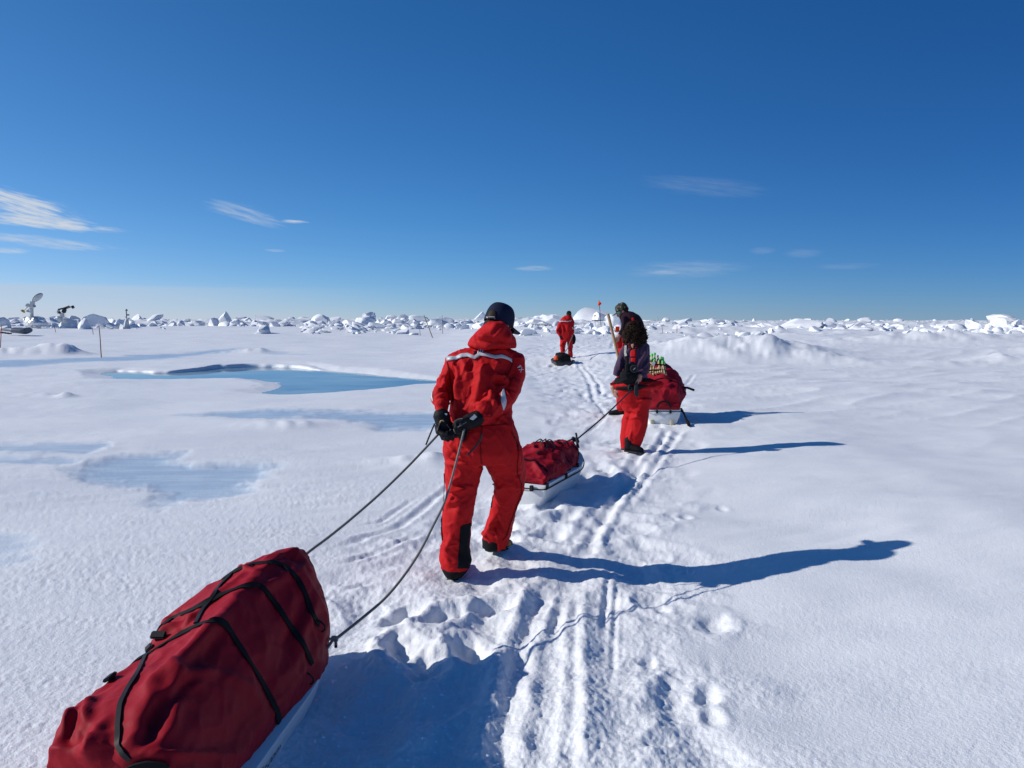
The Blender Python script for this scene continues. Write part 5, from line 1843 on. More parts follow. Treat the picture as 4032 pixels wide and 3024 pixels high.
# loose curls standing off the mass
rc = random.Random(3)
cv_, cf_ = [], []
for k in range(260):
    a, b = rc.uniform(0, 2 * math.pi), rc.uniform(-1, 1)
    d = Vector((math.cos(a) * math.sqrt(1 - b * b), math.sin(a) * math.sqrt(1 - b * b), b))
    c = hwc + Vector((d.x * .125, d.y * .11 - .045, d.z * .135 - .01))
    r = rc.uniform(.007, .016)
    u = d.cross(Vector((rc.gauss(0, 1), rc.gauss(0, 1), rc.gauss(0, 1)))).normalized()
    v = d.cross(u)
    ln = rc.uniform(.02, .05)
    pts = [c + d * (ln * t / 9) + (u * math.cos(t * 1.1) + v * math.sin(t * 1.1)) * r for t in range(10)]
    m_ = tube_mesh('x', pts, lambda t: .0022, 4)
    o_ = len(cv_)
    cv_ += [x.co.copy() for x in m_.vertices]
    cf_ += [tuple(o_ + i for i in p.vertices) for p in m_.polygons]
    bpy.data.meshes.remove(m_)
cu = link('loose_curls', from_np('loose_curls', cv_, cf_), M['curls'], hairw)
cu['kind'] = 'stuff'
hwR = at(*c4(515, 800), YW - .14)
hand_part(pw, 'hand', hwR, (-.25, -.1, -.9), (-.55, .8, -.1), M['skin'], 1.0, (60, 75, 50), .0045, 1.0, 1)
hand_part(pw, 'hand', at(*c4(272, 905), YW - .02), (.3, .0, -.9), (.8, .4, 0), M['skin'], 1.0, (25, 30, 20), .0045, 1.0, 1)
pch = Sculpt().ball(at(*c4(415, 790), YW - .16), (.105, .065, .10)).ball(at(*c4(430, 740), YW - .14), (.07, .05, .09)).done('hip_pouch', M['black_cloth'], pw, .008, 4, disp=lambda P, Nn, bv: .01 * (ridged(P, (14, 14, 22), 6, 2) - .4))
# photo camera hung on her back
cc = at(*c4(440, 706), YW - .17)
ca = empty('photo_camera', cc)
tag(ca, 'black photo camera hanging on the back of the person in purple', 'camera')
link('camera_body', box_mesh('camera_body', (.135, .06, .10), .012, cc), M['plastic'], ca)
link('camera_grip', box_mesh('camera_grip', (.035, .075, .09), .012, cc + Vector((-.055, -.01, -.003))), M['plastic'], ca)
link('viewfinder', box_mesh('viewfinder', (.05, .05, .03), .008, cc + Vector((.01, 0, .058))), M['plastic'], ca)
lc = cc + Vector((.022, -.03, -.008))
ln_ = tube('lens', [lc, lc + Vector((0, -.05, 0))], .043, M['plastic'], ca, 24)
tube('lens_ring', [lc + Vector((0, -.046, 0)), lc + Vector((0, -.056, 0))], .0455, plain('dark grey ring', (.05, .05, .055), .35), ln_, 24)
tube('lens_cap', [lc + Vector((0, -.055, 0)), lc + Vector((0, -.060, 0))], .040, M['plastic'], ln_, 24)
link('cap_mark', box_mesh('cap_mark', (.034, .002, .006), 0, lc + Vector((.0, -.0615, 0)), Euler((0, R(-40), 0)).to_matrix()), M['reflect'], ln_)
sp_ = hits(bvf, [c4(405, 462), c4(392, 510), c4(388, 560), c4(398, 620), c4(400, 680)], 5, .010)
ribbon('neck_strap', sp_, .035, .003, M['black_cloth'], ca)
ribbon('strap_pad', [(p + n * .004, n) for p, n in sp_[4:14]], .034, .003, plain('grey strap pad', (.30, .31, .29), .7, var=.8, scale=70), ca)

# ---- the stooping man beyond her
M['plum'] = cloth('dark plum sweater', (.024, .010, .018), (.018, .007, .013), .9)
YM = YW + 3.6
gx = at(*c4(400, 800), YM)
FM = Vector((gx.x, YM, hz(gx.x, YM)))
pm = empty('person', FM)
tag(pm, 'stooping person in a dark plum sweater and camouflage cap looking down to the left', 'person')
s = Sculpt()
s.tube([rg(c6, (560, 530), (860, 400), YM + .02, .07), rg(c6, (545, 600), (1060, 440), YM + .01, .13), rg(c6, (570, 720), (1250, 560), YM, .17), rg(c6, (610, 850), (1370, 740), YM, .18), rg(c6, (650, 960), (1425, 900), YM, .18),
        rg(c6, (680, 1080), (1435, 1080), YM, .17), rg(c6, (620, 1220), (1420, 1250), YM, .16), rg(c6, (560, 1380), (1400, 1400), YM, .16)], 26)
s.tube([rg(c6, (600, 600), (800, 600), YM - .16, .06), rg(c6, (620, 800), (790, 800), YM - .18, .055), rg(c6, (600, 1000), (740, 1010), YM - .2, .05), rg(c6, (540, 1160), (660, 1210), YM - .24, .045), rg(c6, (470, 1290), (560, 1380), YM - .26, .04)])
swt = s.done('sweater', M['plum'], pm, .013, 5, .5, fold_fn(c6, [], .008, 6, (1, 1, .7), 111, .003))
bvm = bvh_of(swt.data)
drape('brace', bvm, [(c6(985, 660), c6(1070, 650)), (c6(985, 800), c6(1085, 790))], 3, .008, M['red'], swt, 4)
drape('collar', bvm, [(c6(690, 440), c6(830, 400)), (c6(650, 500), c6(860, 460))], 4, .008, cloth('dark red collar', (.10, .012, .016)), swt, 3)
s = Sculpt()
s.tube([rg(c6, (560, 1380), (1400, 1390), YM, .16), rg(c4, (310, 470), (560, 480), YM, .18), rg(c4, (312, 540), (565, 560), YM, .19), rg(c4, (330, 640), (560, 650), YM, .16)], 24)
for x in (0, 1):
    s.limb([(at(*c4(370 + 130 * x, 640), YM), .12), (at(*c4(352 + 150 * x, 760), YM - .05), .10), (at(*c4(350 + 150 * x, 860), YM), .085), (Vector((at(*c4(352 + 150 * x, 900), YM).x, YM, FM.z + .12)), .085)])
trm = s.done('trousers', M['red'], pm, .013, 4, .5, fold_fn(c4, [], .012, 6, (1, 1, .7), 117, .004))
bvtm = bvh_of(trm.data)
drape('jacket_lining', bvtm, [(c4(352, 410), c4(400, 410)), (c4(360, 460), c4(420, 470))], 4, .012, M['black_cloth'], trm, 4)
Sculpt().limb([(at(*c6(540, 1300), YM - .18), .04), (at(*c6(500, 1500), YM - .2), .06), (at(*c6(540, 1700), YM - .18), .05)]).done('sleeve', M['red'], trm, .012, 3)
for x in (0, 1):
    bx = at(*c4(352 + 150 * x, 900), YM).x
    boot_part(pm, Vector((bx + .05, YM + .05, FM.z - .01)), Vector((bx - .2, YM + .12, FM.z - .01)), .15, M['black_cloth'], M['sole'])
Mm = frame(at(*c6(640, 390), YM + .02), R(-84), R(30), 0, 1.0)
hdm = head_part(pm, Mm, plain('tanned skin', (.22, .11, .085), .5, var=.2))
bb = NB('camouflage cloth')
pp = bb.pos()
cm = bb.mix(bb.step(bb.noise(pp, 22, 2), .45, .5), (.05, .055, .03), (.015, .016, .012))
cm = bb.mix(bb.step(bb.noise(pp, 30, 2), .6, .64), cm, (.20, .18, .12))
M['camo'] = bb.done(bb.bsdf(cm, .9))
cap_part(hdm, Mm, M['camo'], .090, .108, .012, .125, .085)
Sculpt().ball(Mm @ Vector((0, -.03, -.01)), (.08, .085, .06), Mm.to_3x3().normalized()).done('hair', M['hair_dark'], hdm, .008, 2)
g_ = Sculpt()
for x in (-.036, .036):
    g_.ball(Mm @ Vector((x, .088, -.012)), (.033, .012, .024), Mm.to_3x3().normalized())
for x in (-1, 1):
    g_.ball(Mm @ Vector((x * .066, .062, -.010)), (.010, .024, .022), Mm.to_3x3().normalized())
g_.done('sunglasses', plain('green mirror lens', (.05, .45, .38), .12, var=.1), hdm, .005, 1)
hand_part(pm, 'hand', at(*c6(505, 1350), YM - .28), (-.5, -.2, -.7), (-.5, .8, 0), M['skin'], 1.0, (60, 75, 50), .006, 1.0, 1)

# ---- the far walker
FD = gp(*c7(700, 1165))
YD = FD.y
pd = empty('person', FD)
tag(pd, 'farthest person, in a red work suit and dark cap, pulling the small black sled', 'person')
s = Sculpt()
s.tube(rows(c7, [(690, 830, 232, YD + .05, .10), (660, 850, 270, YD + .04, .13), (600, 880, 325, YD + .03, .15), (578, 886, 400, YD + .02, .17), (585, 862, 500, YD, .17), (590, 850, 590, YD, .16), (580, 862, 660, YD, .17), (576, 875, 740, YD, .18), (585, 872, 800, YD, .16)]), 22)
s.tube([rg(c7, (560, 370), (640, 360), YD + .02, .10), rg(c7, (520, 460), (600, 470), YD, .10), rg(c7, (480, 550), (580, 560), YD - .03, .10), rg(c7, (520, 620), (600, 610), YD - .05, .09), rg(c7, (555, 690), (620, 680), YD - .06, .07)])
s.tube([rg(c7, (800, 360), (886, 380), YD + .02, .10), rg(c7, (810, 470), (888, 470), YD, .10), rg(c7, (800, 570), (882, 575), YD - .03, .10), rg(c7, (815, 660), (870, 660), YD - .06, .08)])
s.tube(rows(c7, [(580, 720, 760, YD, .15), (582, 715, 840, YD, .14), (590, 700, 930, YD, .13), (584, 692, 1030, YD, .12), (590, 690, 1150, YD, .11)]))
s.tube(rows(c7, [(740, 872, 760, YD, .15), (745, 865, 840, YD, .14), (752, 855, 930, YD, .13), (755, 855, 1030, YD, .12), (762, 850, 1150, YD, .11)]))
sd2 = s.done('work_suit', M['red'], pd, .02, 4, .5, fold_fn(c7, [([(640, 300), (720, 340), (820, 300)], .05, .04), ([(650, 420), (700, 560)], .05, -.04), ([(590, 870), (680, 880)], .04, .03)], .03, 4, (1, 1, .6), 121, .006))
bvd = bvh_of(sd2.data)
drape('reflective_strip', bvd, [(c7(x, y - 8), c7(x, y + 8)) for x, y in ((575, 378), (640, 362), (700, 352), (740, 358), (780, 348), (820, 346))], 2, .02, M['reflect'], sd2, 3)
drape('reflective_strip', bvd, [(c7(830, 490), c7(842, 480)), (c7(868, 540), c7(880, 528))], 2, .02, M['reflect'], sd2, 3)
Md = frame(at(*c7(775, 215), YD + .08), R(15), R(20), 0, 1.05)
hdd = head_part(pd, Md, M['skin'])
cap_part(hdd, Md, M['black_cloth'], .090, .108, -.0, .13, .06)
Sculpt().ball(Md @ Vector((0, -.03, -.03)), (.083, .085, .06)).done('hair', M['hair_dark'], hdd, .01, 1)
Sculpt().ball(at(*c7(868, 750), YD - .02), (.10, .12, .20)).done('holster', M['black_cloth'], pd, .02, 3)
for x in (635, 805):
    q = at(*c7(x, 1165), YD)
    boot_part(pd, Vector((q.x, YD - .1, FD.z - .02)), Vector((q.x + .03, YD + .2, FD.z - .02)), .14, M['black_cloth'], M['sole'])
hand_part(pd, 'hand', at(*c7(845, 680), YD - .1), (-.1, 0, -1), (-1, .2, 0), M['skin'], 1.1, (50, 60, 40), .008, 1.1, 1)
hand_part(pd, 'glove', at(*c7(590, 690), YD - .1), (.2, 0, -1), (1, .2, 0), M['glove'], 1.1, (50, 60, 40), .008, 1.1, 1)
# ------------------------------------------------------------------ tow ropes
def f2(a, b):
    return (a * SC, b * SC)


def rope(pts, r, mat, label, cat='rope', group='tow ropes', k=8):
    root = empty('tow_rope', pts[0])
    tag(root, label, cat, group)
    tube('cord', curve_pts(pts, k), r, mat, root, 8)
    return root


tgt = at(*f2(655, 1203), 3.5)
rl = rope([ropeL0] + [ropeL0.lerp(tgt, t) - Vector((0, 0, .035 * math.sin(math.pi * t))) for t in (.15, .3, .5, .7, .85)] + [tgt, at(*f2(640, 1235), 3.56)], .0068, M['rope'],
          'left grey tow rope, running straight from gloves to top of the near bag')
px = [(1002, 932), (985, 1000), (962, 1080), (935, 1137), (905, 1195), (870, 1247), (830, 1294), (780, 1337), (727, 1379)]
yy = np.linspace(ropeR0.y, 3.27, len(px))
rr_ = rope([ropeR0] + [at(*f2(*p), y) for p, y in zip(px[1:], yy[1:])], .0068, M['rope'], 'right grey tow rope, bowed, ending in a knot beside the near sled')


def c9(x, y):
    return (1200 + x / 9.22, 2380 + y / 9.22)


kc = at(*c9(1085, 1235), 3.265)
kn_ = Sculpt().ball(kc, (.014, .012, .013)).ball(kc + Vector((.006, -.004, -.006)), .010).ball(kc + Vector((-.006, -.004, .005)), .009).done('knot', M['rope'], rr_, .0025, 1)
tube('loop', curve_pts([kc, at(*c9(860, 1270), 3.25), at(*c9(760, 1345), 3.245), at(*c9(700, 1450), 3.24), at(*c9(780, 1590), 3.235), at(*c9(900, 1470), 3.245), at(*c9(990, 1330), 3.255), kc]), .0065, M['rope'], rr_)
tube('tail', curve_pts([kc, at(*c9(1125, 1360), 3.26), at(*c9(1130, 1470), 3.26), at(*c9(1130, 1550), 3.26)]), .0065, M['rope'], rr_)
tube('tail_end', [at(*c9(1130, 1470), 3.26), at(*c9(1130, 1558), 3.26)], .0072, M['plastic'], rr_)


def c5(x, y):
    return (1900 + x / 4.148, 1650 + y / 4.148)


nB = sb.w(1.30, 0, .42)
YN = nB.y
kb = at(*c5(1535, 335), YN + .05)
hr = at(*c4(500, 838), YW - .17)
pts = [hr, at(*c4(438, 915), YW - .2)] + [at(*c4(438, 915), YW - .2).lerp(kb, t) - Vector((0, 0, .02 * math.sin(math.pi * t))) for t in (.25, .5, .75)] + [kb]
rb_ = rope(pts, .0085, M['dark_rope'], 'dark rope running from the hand of the purple fleece wearer down to the middle sled', k=6)
Sculpt().ball(kb, .024).ball(kb + Vector((-.035, 0, .012)), .020).ball(kb + Vector((.012, 0, -.02)), .02).done('knot', M['dark_rope'], rb_, .005, 1)
tube('bridle', curve_pts([kb, at(*c5(1460, 375), YN), at(*c5(1350, 425), YN - .1), at(*c5(1290, 440), YN - .2)]), .014, M['dark_rope'], rb_)
tube('bridle', curve_pts([kb, at(*c5(1545, 390), YN), at(*c5(1558, 440), YN - .02), at(*c5(1565, 470), YN - .03)]), .014, M['dark_rope'], rb_)
tube('tail', curve_pts([kb, at(*c5(1535, 270), YN + .05), at(*c5(1522, 225), YN + .05)]), .010, M['dark_rope'], rb_)
tube('tail', curve_pts([kb + Vector((-.03, 0, .01)), at(*c5(1440, 340), YN), at(*c5(1378, 368), YN)]), .010, M['dark_rope'], rb_)
for k in range(2):
    x = 482 + 10 * k
    tube('hanging_loop', curve_pts([at(*c4(x, 855), YW - .2), at(*c4(x - 8, 900), YW - .22), at(*c4(x - 4, 955), YW - .22), at(*c4(x + 8, 968), YW - .22), at(*c4(x + 8, 920), YW - .22), at(*c4(x + 2, 860), YW - .2)]), .009, M['dark_rope'], rb_)
tube('hanging_loop', curve_pts([at(*c4(425, 865), YW - .2), at(*c4(414, 890), YW - .21), at(*c4(420, 912), YW - .21), at(*c4(438, 915), YW - .2)]), .008, M['dark_rope'], rb_)
hdp = at(*c7(845, 700), YD - .14)
rope([hdp, at(*c7(790, 830), YD - .5), at(*c7(745, 950), YD - 1.0), sd_.w(1.28, .1, .2)], .014, M['rope'], 'thin pale rope from the hand of the farthest walker to the black sled', k=5)

# ------------------------------------------------------------------ pole and flags carried by the stooping man
pb = at(2394, 1236, YM - .55)
pe = at(2434, 1404, YM - .62)
e = (pe - pb).normalized()
M['pole'] = plain('worn ash wood', (.36, .22, .10), .6, var=.45, scale=12)
wp = tube('wooden_pole', [pb, pb + e * .4, pe, pb + e * ((pb.z - hz(pb.x + .3, pb.y)) / -e.z + .1)], .023, M['pole'], None, 14)
tag(wp, 'thick pale wooden pole leaning beside the stooping man', 'pole')


def flag_sheet(name, A, B, C_, D_, mat, parent, wave=.02, seed=0):
    """cloth between four corners, with a few billows"""
    V, F = [], []
    n, m = 12, 8
    nr = (B - A).cross(D_ - A).normalized()
    for j in range(m + 1):
        for i in range(n + 1):
            u, v = i / n, j / m
            p = (A * (1 - u) + B * u) * (1 - v) + (D_ * (1 - u) + C_ * u) * v
            V.append(p + nr * wave * math.sin(5.5 * u + 1.3 * v + seed) * (.4 + .6 * u))
    for j in range(m):
        for i in range(n):
            a = j * (n + 1) + i
            F.append((a, a + 1, a + n + 2, a + n + 1))
    o = link(name, from_np(name, V, F), mat, parent)
    md = o.modifiers.new('t', 'SOLIDIFY')
    md.thickness = .003
    return o


fb = NB('orange flag cloth')
ftr, fdf, fms = fb.n('ShaderNodeBsdfTranslucent'), fb.n('ShaderNodeBsdfDiffuse'), fb.n('ShaderNodeMixShader')
ftr.inputs[0].default_value = fdf.inputs[0].default_value = (.95, .10, .02, 1)
fms.inputs[0].default_value = .5
fb.l(fdf.outputs[0], fms.inputs[1])
fb.l(ftr.outputs[0], fms.inputs[2])
M['flag'] = fb.done(fms.outputs[0])
Yf = YM - .35
fr_ = empty('flag', at(2445, 1303, Yf))
tag(fr_, 'square bright orange flag held out sideways by the stooping man', 'flag')
flag_sheet('flag_sheet', at(2438, 1286, Yf), at(2423, 1285, Yf - .05), at(2420, 1305, Yf - .05), at(2437, 1306, Yf), M['flag'], fr_, .02, 1)
tube('stick', [at(2421, 1305, Yf), at(2438, 1304.5, Yf), at(2462, 1303, Yf)], .009, M['plastic'], fr_)
Yp = 62.0
zp = at(2367, 1286, Yp)
fp = empty('flag_pole', zp)
tag(fp, 'tall dark pole with an orange pennant rising from the ice rubble', 'flag', 'marker flags')
tube('pole', [zp - Vector((0, 0, .9)), zp, at(2359, 1183, Yp)], .022, plain('dark pole', (.03, .035, .045), .5), fp)
flag_sheet('pennant', at(2357.5, 1183, Yp), at(2368, 1194, Yp - .1), at(2366, 1199, Yp - .1), at(2353, 1205, Yp), M['flag'], fp, .05, 2)
tube('disc', [at(2364.5, 1262, Yp), at(2364.5, 1259.5, Yp)], .42, M['plastic'], fp, 20)
zp2 = at(2345, 1288, 66.0)
fp2 = empty('flag_pole', zp2)
tag(fp2, 'thin pole with a tiny dull red flag, left of the tall pennant pole', 'flag', 'marker flags')
tube('pole', [zp2 - Vector((0, 0, .9)), zp2, at(2341, 1242, 66)], .014, plain('thin grey pole', (.3, .3, .3), .5), fp2)
flag_sheet('pennant', at(2341, 1240, 66), at(2346, 1241, 66), at(2345, 1246, 66), at(2339, 1245, 66), cloth('dull red flag', (.45, .07, .05)), fp2, .03, 0)
tube('disc', [at(2349, 1263, 66), at(2349, 1260.5, 66)], .40, M['plastic'], fp2, 20)

# ------------------------------------------------------------------ marker stakes
M['stake'] = plain('orange brown bamboo', (.30, .13, .05), .6, var=.5, scale=6)
M['stake2'] = plain('weathered bamboo', (.26, .17, .08), .6, var=.5, scale=6)
STAKES = [(1.8, 1359, 4.7, 1279, 40, 'stake', 'reddish stake cut by the left edge of the photo'), (219.5, 1311, 213, 1281, 62, 'stake', 'short leaning reddish stake below the black horned instrument'),
          (367, 1316, 361, 1280, 60, 'stake', 'thin leaning stake in front of the white rubble, left of the mast cone'), (397, 1380, 390, 1286, 34, 'stake', 'tall orange brown stake standing alone in front of the ice rubble'),
          (1656, 1332, 1650, 1277, 62, 'stake2', 'short upright stake left of the thick leaning pole'), (1707, 1340, 1669, 1241, 58, 'stake2', 'long thick leaning pole between two thin stakes'),
          (1743, 1324, 1741, 1242, 66, 'stake2', 'thin upright stake right of the thick leaning pole'), (2611, 1336, 2606, 1280, 56, 'stake', 'left one of two stakes beyond the purple shoulder'),
          (2664, 1331, 2666, 1284, 58, 'stake', 'right one of two stakes beyond the purple shoulder, with a reddish top'), (2591, 1258, 2590, 1244, 150, 'stake2', 'tiny far stake on the horizon right of the stooping man')]
for bx, by, tx, ty, Y, m, lab in STAKES:
    b, t = at(bx, by, Y), at(tx, ty, Y)
    e = (t - b).normalized()
    r = .034 if 'thick' in lab and 'left of' not in lab and 'right of' not in lab else .022
    st_ = empty('marker_stake', b)
    tag(st_, lab, 'stake', 'marker stakes')
    tube('cane', [b - e * 1.0, b, b.lerp(t, .5) + Vector((.01, 0, 0)), t], lambda q: r * (1.1 - .3 * q), M[m], st_, 8)
    if 'red' in lab:
        tube('tape', [b.lerp(t, .55), b.lerp(t, .8)], r * 1.15, plain('red tape', (.5, .05, .04), .6), st_, 8)

# ------------------------------------------------------------------ instruments on the ice
YI = 72.0
M['casing'] = plain('white instrument casing', (.62, .63, .62), .45, var=.3, scale=3)
M['gun'] = plain('dark antenna', (.02, .023, .027), .45)
M['foil'] = None
fb = NB('crumpled foil')
fpz = fb.pos()
vv = fb.n('ShaderNodeTexVoronoi')
vv.inputs['Scale'].default_value = 4.0
fb.l(fpz, vv.inputs['Vector'])
M['foil'] = fb.done(fb.bsdf((.78, .77, .74), .42, fb.bump(vv.outputs['Distance'], .4, .12), .5, .7))


def ci(x, y):
    return (x / 6.506, 1140 + y / 6.506)


def ib(name, cv, x0, y0, x1, y1, Y, dep, mat, parent, bev=.03, rot=0.0):
    a, b = at(*cv(x0, y0), Y), at(*cv(x1, y1), Y)
    c = (a + b) / 2
    return link(name, box_mesh(name, (abs(b.x - a.x), dep, abs(b.z - a.z)), bev, c, Euler((0, R(rot), .3)).to_matrix()), mat, parent)


dz = at(*ci(815, 720), YI)
da = empty('dish_antenna', dz)
tag(da, 'white dish antenna on a mast with foil at its foot, far left', 'antenna')
tube('mast', [dz - Vector((0, 0, .3)), at(*ci(812, 560), YI), at(*ci(815, 420), YI)], .15, M['casing'], da, 14)
tube('mast_foot', [at(*ci(818, 740), YI), at(*ci(816, 690), YI)], .2, M['casing'], da, 14)
ib('head_box', ci, 785, 305, 880, 460, YI, .5, M['casing'], da)
ib('feed_box', ci, 665, 360, 770, 450, YI - .1, .45, M['casing'], da, .08, -18)
ib('bracket', ci, 860, 400, 910, 450, YI - .2, .3, plain('grey bracket', (.25, .25, .24), .5), da)
dc = at(*ci(985, 250), YI)
V, F = [], []
ux = (at(*ci(1075, 150), YI) - at(*ci(890, 345), YI)) / 2
uy = Vector((ux.z, .75, -ux.x * .2)).normalized() * ux.length * .62
un = ux.cross(uy).normalized()
for j in range(9):
    for i in range(28):
        a, f = 2 * math.pi * i / 28, .02 + .98 * j / 8
        wx = 1 + .25 * math.cos(a)
        V.append(dc + ux * f * math.cos(a) * 1.08 + uy * f * math.sin(a) * wx + un * .25 * f * f)
for j in range(8):
    for i in range(28):
        F.append((j * 28 + i, j * 28 + (i + 1) % 28, (j + 1) * 28 + (i + 1) % 28, (j + 1) * 28 + i))
nv_ = len(V)
V += [v - un * .07 for v in V]
F += [tuple(i + nv_ for i in f[::-1]) for f in F]
F += [(8 * 28 + i, 8 * 28 + (i + 1) % 28, nv_ + 8 * 28 + (i + 1) % 28, nv_ + 8 * 28 + i) for i in range(28)]
ds_ = link('dish', from_np('dish', V, F, True, 40), M['casing'], da)
tube('dish_rim', [dc + ux * math.cos(2 * math.pi * i / 28) * 1.09 + uy * math.sin(2 * math.pi * i / 28) * (1 + .25 * math.cos(2 * math.pi * i / 28)) + un * .25 for i in range(29)], .03, M['gun'], ds_, 6)
tube('feed_arm', [at(*ci(690, 455), YI - .1), at(*ci(615, 530), YI - .1)], .06, M['casing'], da)
tube('feed_cup', [at(*ci(612, 528), YI - .1), at(*ci(585, 560), YI - .1)], lambda t: .10 + .12 * t, plain('dull yellow cup', (.42, .30, .05), .5), da, 14)
tube('feed_arm', [at(*ci(760, 470), YI - .3), at(*ci(720, 530), YI - .3)], .05, M['casing'], da)
tube('feed_cup', [at(*ci(722, 525), YI - .3), at(*ci(705, 562), YI - .3)], lambda t: .09 + .11 * t, M['casing'], da, 14)
Sculpt().ball(at(*ci(790, 830), YI - .5), (.62, .4, .45)).ball(at(*ci(670, 850), YI - .5), (.24, .3, .42)).ball(at(*ci(860, 810), YI - .4), (.4, .4, .3)).done('foil_wrap', M['foil'], da, .05, 2, disp=lambda P, Nn, bv: .12 * (ridged(P, (1.6, 1.6, 1.3), 8, 2) - .4))
Sculpt().ball(at(*ci(930, 800), YI + .3), (.75, .7, .45)).ball(at(*ci(990, 870), YI), (.9, .8, .28)).done('snow_heap', M['ice'], da, .06, 3, disp=lambda P, Nn, bv: .1 * n3(P * 1.6, 3))

gz = at(*ci(1575, 680), YI)
ga = empty('horn_antenna', gz)
tag(ga, 'black two-pronged instrument on a white mount, right of the dish antenna', 'antenna')
tube('mast', [at(*ci(1575, 720), YI), at(*ci(1578, 600), YI)], .22, M['casing'], ga, 12)
ib('housing', ci, 1430, 530, 1570, 620, YI, .55, M['casing'], ga, .15)
tube('housing_lens', [at(*ci(1525, 590), YI - .3), at(*ci(1525, 590), YI - .36)], .12, M['gun'], ga, 14)
tube('prong', [at(*ci(1490, 515), YI), at(*ci(1640, 475), YI), at(*ci(1775, 425), YI)], .075, M['gun'], ga)
tube('prong', [at(*ci(1640, 505), YI + .2), at(*ci(1760, 465), YI + .2), at(*ci(1850, 430), YI + .2)], .055, M['gun'], ga)
tube('prong_tip', [at(*ci(1848, 425), YI + .2), at(*ci(1885, 475), YI + .2)], .13, M['gun'], ga, 10)
ib('motor', ci, 1600, 490, 1690, 600, YI - .1, .4, M['gun'], ga, .04, 20)
ib('plinth', ci, 1440, 680, 1640, 830, YI, 1.0, M['casing'], ga, .2)
for x in (1650, 1685):
    tube('whip_aerial', [at(*ci(x + 4, 760), YI), at(*ci(x, 640), YI)], .012, M['casing'], ga)


def cb(x, y):
    return (420 + x / 11.06, 1190 + y / 11.06)


wz = at(*cb(900, 1280), YI)
wa = empty('weather_mast', wz)
tag(wa, 'white cone shaped station with a small arrow topped mast on smooth snow', 'weather station')


def pyr(name, cv, sec, mat, parent, n=6, rotz=.4):
    V, F = [], []
    for xl, xr, y in sec:
        a, b = at(*cv(xl, y), YI), at(*cv(xr, y), YI)
        c, r = (a + b) / 2, (b.x - a.x) / 2
        V += [c + Vector((r * math.cos(2 * math.pi * i / n + rotz), r * math.sin(2 * math.pi * i / n + rotz), 0)) for i in range(n)]
    for j in range(len(sec) - 1):
        for i in range(n):
            F.append((j * n + i, j * n + (i + 1) % n, (j + 1) * n + (i + 1) % n, (j + 1) * n + i))
    F += [tuple(range(n))[::-1], tuple((len(sec) - 1) * n + i for i in range(n))]
    return link(name, from_np(name, V, F, False), mat, parent)


pyr('cone', cb, [(680, 1100, 1330), (690, 1095, 1270), (735, 980, 1020), (790, 955, 800), (840, 940, 730)], M['casing'], wa)
pyr('mast_collar', cb, [(835, 905, 760), (840, 895, 680)], M['casing'], wa, 8)
tube('mast', [at(*cb(868, 720), YI), at(*cb(862, 520), YI), at(*cb(852, 370), YI)], .05, plain('grey mast', (.2, .22, .25), .5), wa)
pyr('mast_cap', cb, [(795, 925, 372), (812, 910, 340), (855, 866, 285)], plain('grey blue cap', (.12, .16, .2), .5), wa, 8)
ib('sensor', cb, 885, 525, 985, 580, YI, .2, M['gun'], wa, .02)
tube('sensor_arm', [at(*cb(865, 548), YI), at(*cb(900, 548), YI)], .02, M['gun'], wa)
tube('cup_arm', [at(*cb(790, 630), YI), at(*cb(845, 680), YI)], .02, M['gun'], wa)
bx = empty('instrument_crate', at(*cb(560, 1310), YI))
tag(bx, 'white open crate with a dark triangular opening left of the cone station', 'crate')
ib('crate_side', cb, 445, 1030, 690, 1310, YI - .2, .6, M['casing'], bx, .02)
ib('crate_side', cb, 330, 1060, 425, 1290, YI + .3, .4, M['casing'], bx, .02)
pyr('opening_shade', cb, [(585, 800, 1300), (640, 765, 1200), (705, 735, 1105)], plain('dark opening', (.02, .016, .012), .9), bx, 4, .8)  # near-black wedge: shade inside the crate opening put in as dark colour
lt = at(*cb(620, 1190), YI - .9)
link('lid', box_mesh('lid', (.5, .04, 1.0), .02, lt, Euler((0, R(22), -.4)).to_matrix()), plain('white lid', (.85, .85, .85), .4), bx)

# grey boat-like tub half buried at the far left
tb0, tb1 = at(*ci(320, 1040), 55), at(*ci(735, 1040), 55)
tr_ = empty('tub', at(*ci(520, 1110), 55))
tag(tr_, 'grey rounded tub with a pale flat end lying on snow at far left', 'tub')
Sculpt().tube([(tb0 + Vector((0, 0, -.05)), Vector((0, .30, 0)), Vector((0, 0, .16))), (tb0.lerp(tb1, .15), Vector((0, .55, 0)), Vector((0, 0, .20))), (tb0.lerp(tb1, .8) + Vector((0, 0, -.06)), Vector((0, .6, 0)), Vector((0, 0, .23))), (tb1, Vector((0, .5, 0)), Vector((0, 0, .20)))]).done('tub_body', plain('grey blue rubber', (.10, .125, .16), .5, var=.4, scale=3), tr_, .05, 2)
fl0, fl1 = at(*ci(40, 1020), 55), at(*ci(330, 1060), 55)
tube('tub_board', [fl0, fl0.lerp(fl1, .5), fl1], lambda t: .10 - .02 * t, plain('pale board', (.5, .5, .46), .6), tr_)
for k in range(4):
    q = fl0.lerp(fl1, .1 + .25 * k) + Vector((0, -.2, -.2))
    link('peg', box_mesh('peg', (.3, .1, .1), .02, q), M['gun'], tr_)

# ------------------------------------------------------------------ ice blocks of the pressure ridges
rb = random.Random(42)


